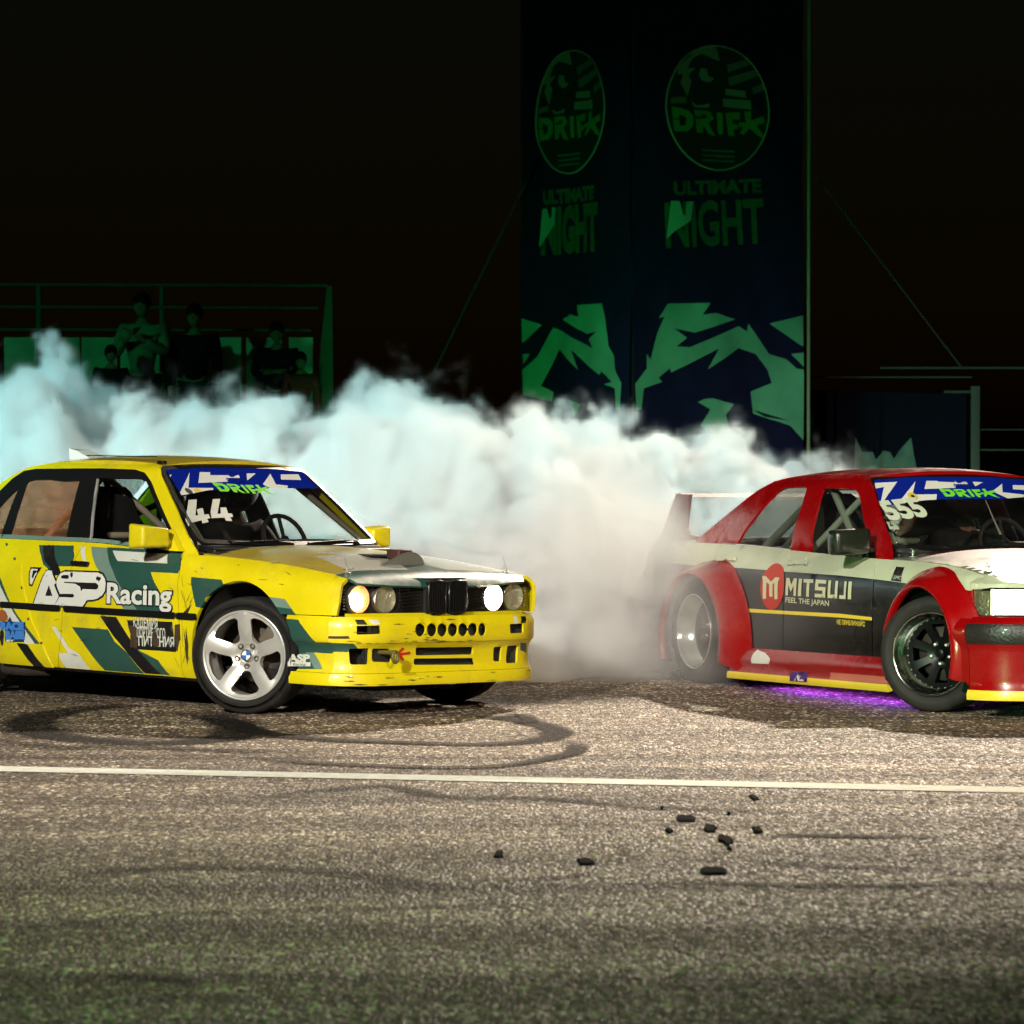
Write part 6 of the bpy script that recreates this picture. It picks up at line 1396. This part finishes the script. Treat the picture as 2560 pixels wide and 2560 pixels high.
def crowd():
    JD = mat('dark_jacket', (.005, .005, .006), .9, spec=.1); JG = mat('pale_shirt', (.16, .18, .13), .8, var=.2); JR = mat('red_hoodie', (.30, .010, .012), .8); HB = mat('dark_hair', (.006, .005, .004), .9, spec=.1); TJ = mat('dark_trousers', (.008, .008, .010), .8)
    Y = 35.35
    P = [(-3.586, 2.961), (-3.078, 2.849), (-2.282, 2.678), (-2.05, 2.372), (-3.894, 2.438)]
    data = [(0, 'clap', JG, 'spectator in a pale shirt clapping in front of the middle railing post'), (1, 'down', JD, 'broad spectator in a dark jacket, tallest of the dark group on the stand'), (2, 'fold', JD, 'spectator in a dark top with folded arms near the right end of the stand'), (3, 'down', JR, 'short spectator in a red hoodie at the right end of the stand'), (4, 'down', JD, 'small dark-clothed spectator left of the clapping person')]
    for i, arms, m_, lb in data:
        x, ztop = P[i]; base = 1.22; h = (ztop - base)
        if i in (3, 4): yy, base2 = Y - .55, base
        else: yy, base2 = Y, base
        person((x * yy / Y, yy, base2), -pi / 2 + .1 * (i - 2), h, arms, m_, TJ, HB, lb, group='spectators on the stand')
crowd()
# drivers
def driver(q, at, col, vis, label):
    M = pose_mat(q); pos = M @ Vector(at); p = person((0, 0, 0), 0, 1.74, 'wheel', col, col, MATS['dark_hair'], label, seated=True, helmet=vis)
    p.matrix_world = M @ Matrix.Translation(at) @ Matrix.Rotation(0, 4, 'Z')
driver(Q_YELLOW, (-1.47, .37, .48), mat('black_race_suit', (.008, .008, .008), .8), mat('black_helmet', (.012, .012, .012), .2, 0, .5), 'driver in black suit and helmet at the wheel of the yellow car')
driver(Q_RED, (-1.53, .37, .46), MATS['black_race_suit'], mat('dark_red_helmet', (.10, .012, .012), .25, 0, .5), 'driver in black suit and dark red helmet at the wheel of the red car')

# ------------------------------------------------------------------ rubber debris on the asphalt
def debris():
    m = mat('shredded_rubber', (.0025, .0025, .0025), 1.0, spec=.05)
    D = [((1187,287),100,24,'flat oblong black rubber scrap just below the painted line'), ((1303,333),64,30,'lumpy black rubber scrap between the oblong one and the ragged one'), ((1383,393),72,40,'ragged star-edged black rubber scrap nearest the middle of the litter'),
         ((1533,343),50,28,'round black rubber scrap at the start of a dark streak'), ((1516,186),38,20,'small black rubber scrap closest to the painted line'), ((1400,431),22,12,'tiny rubber crumb right under the ragged scrap'), ((1106,345),36,18,'small black crumb below and left of the oblong scrap'),
         ((285,462),50,28,'leftmost squarish black rubber scrap'), ((702,497),88,26,'wedge-shaped black rubber scrap left of the long strip'), ((1320,542),152,26,'long straight strip of black rubber, lowest of the litter'), ((1072,236),18,10,'faint rubber crumb left of the oblong scrap and level with the painted line streaks'), ((1396,262),20,9,'faint rubber crumb above the lumpy scrap')]
    rnd = random.Random(5)
    G = [(0.679, 14.192), (0.753, 13.835), (0.79, 13.396), (0.929, 13.76), (1.001, 15.044), (0.787, 13.132), (0.594, 13.745), (-0.046, 12.924), (0.256, 12.697), (0.688, 12.416), (0.603, 14.61), (0.86, 14.394)]
    for (c, w, h, lb), (x, y) in zip(D, G):
        W = w * .46 / (9100 / y) / 2; dpt = max(.02, h * .5176 * y * y / 13140 / 2 * 1.15); n = 12; V = []; F = []
        for lay, (zz, k) in enumerate(((.0, 1.0), (.004, 1.03), (.009, .85))):
            rr = random.Random(int(w * 7 + h))
            for j in range(n):
                a = 2 * pi * j / n; r = 1 + rr.uniform(-.30, .30) if w < 90 else 1 + rr.uniform(-.10, .10); e = .5 if w >= 90 else .85
                cx_ = math.copysign(abs(cos(a)) ** e, cos(a)); sy_ = math.copysign(abs(sin(a)) ** e, sin(a))
                V.append((cx_ * W * r * k, sy_ * dpt * r * k, zz + .001))
        for l in range(2): F += [(l * n + j, l * n + (j + 1) % n, (l + 1) * n + (j + 1) % n, (l + 1) * n + j) for j in range(n)]
        F.append(tuple(range(2 * n, 3 * n)))
        o = mesh('rubber_scrap', V, F, m); o.location = (x, y, .0); tag(o, lb, 'rubber scrap', 'rubber scraps on the asphalt')
debris()
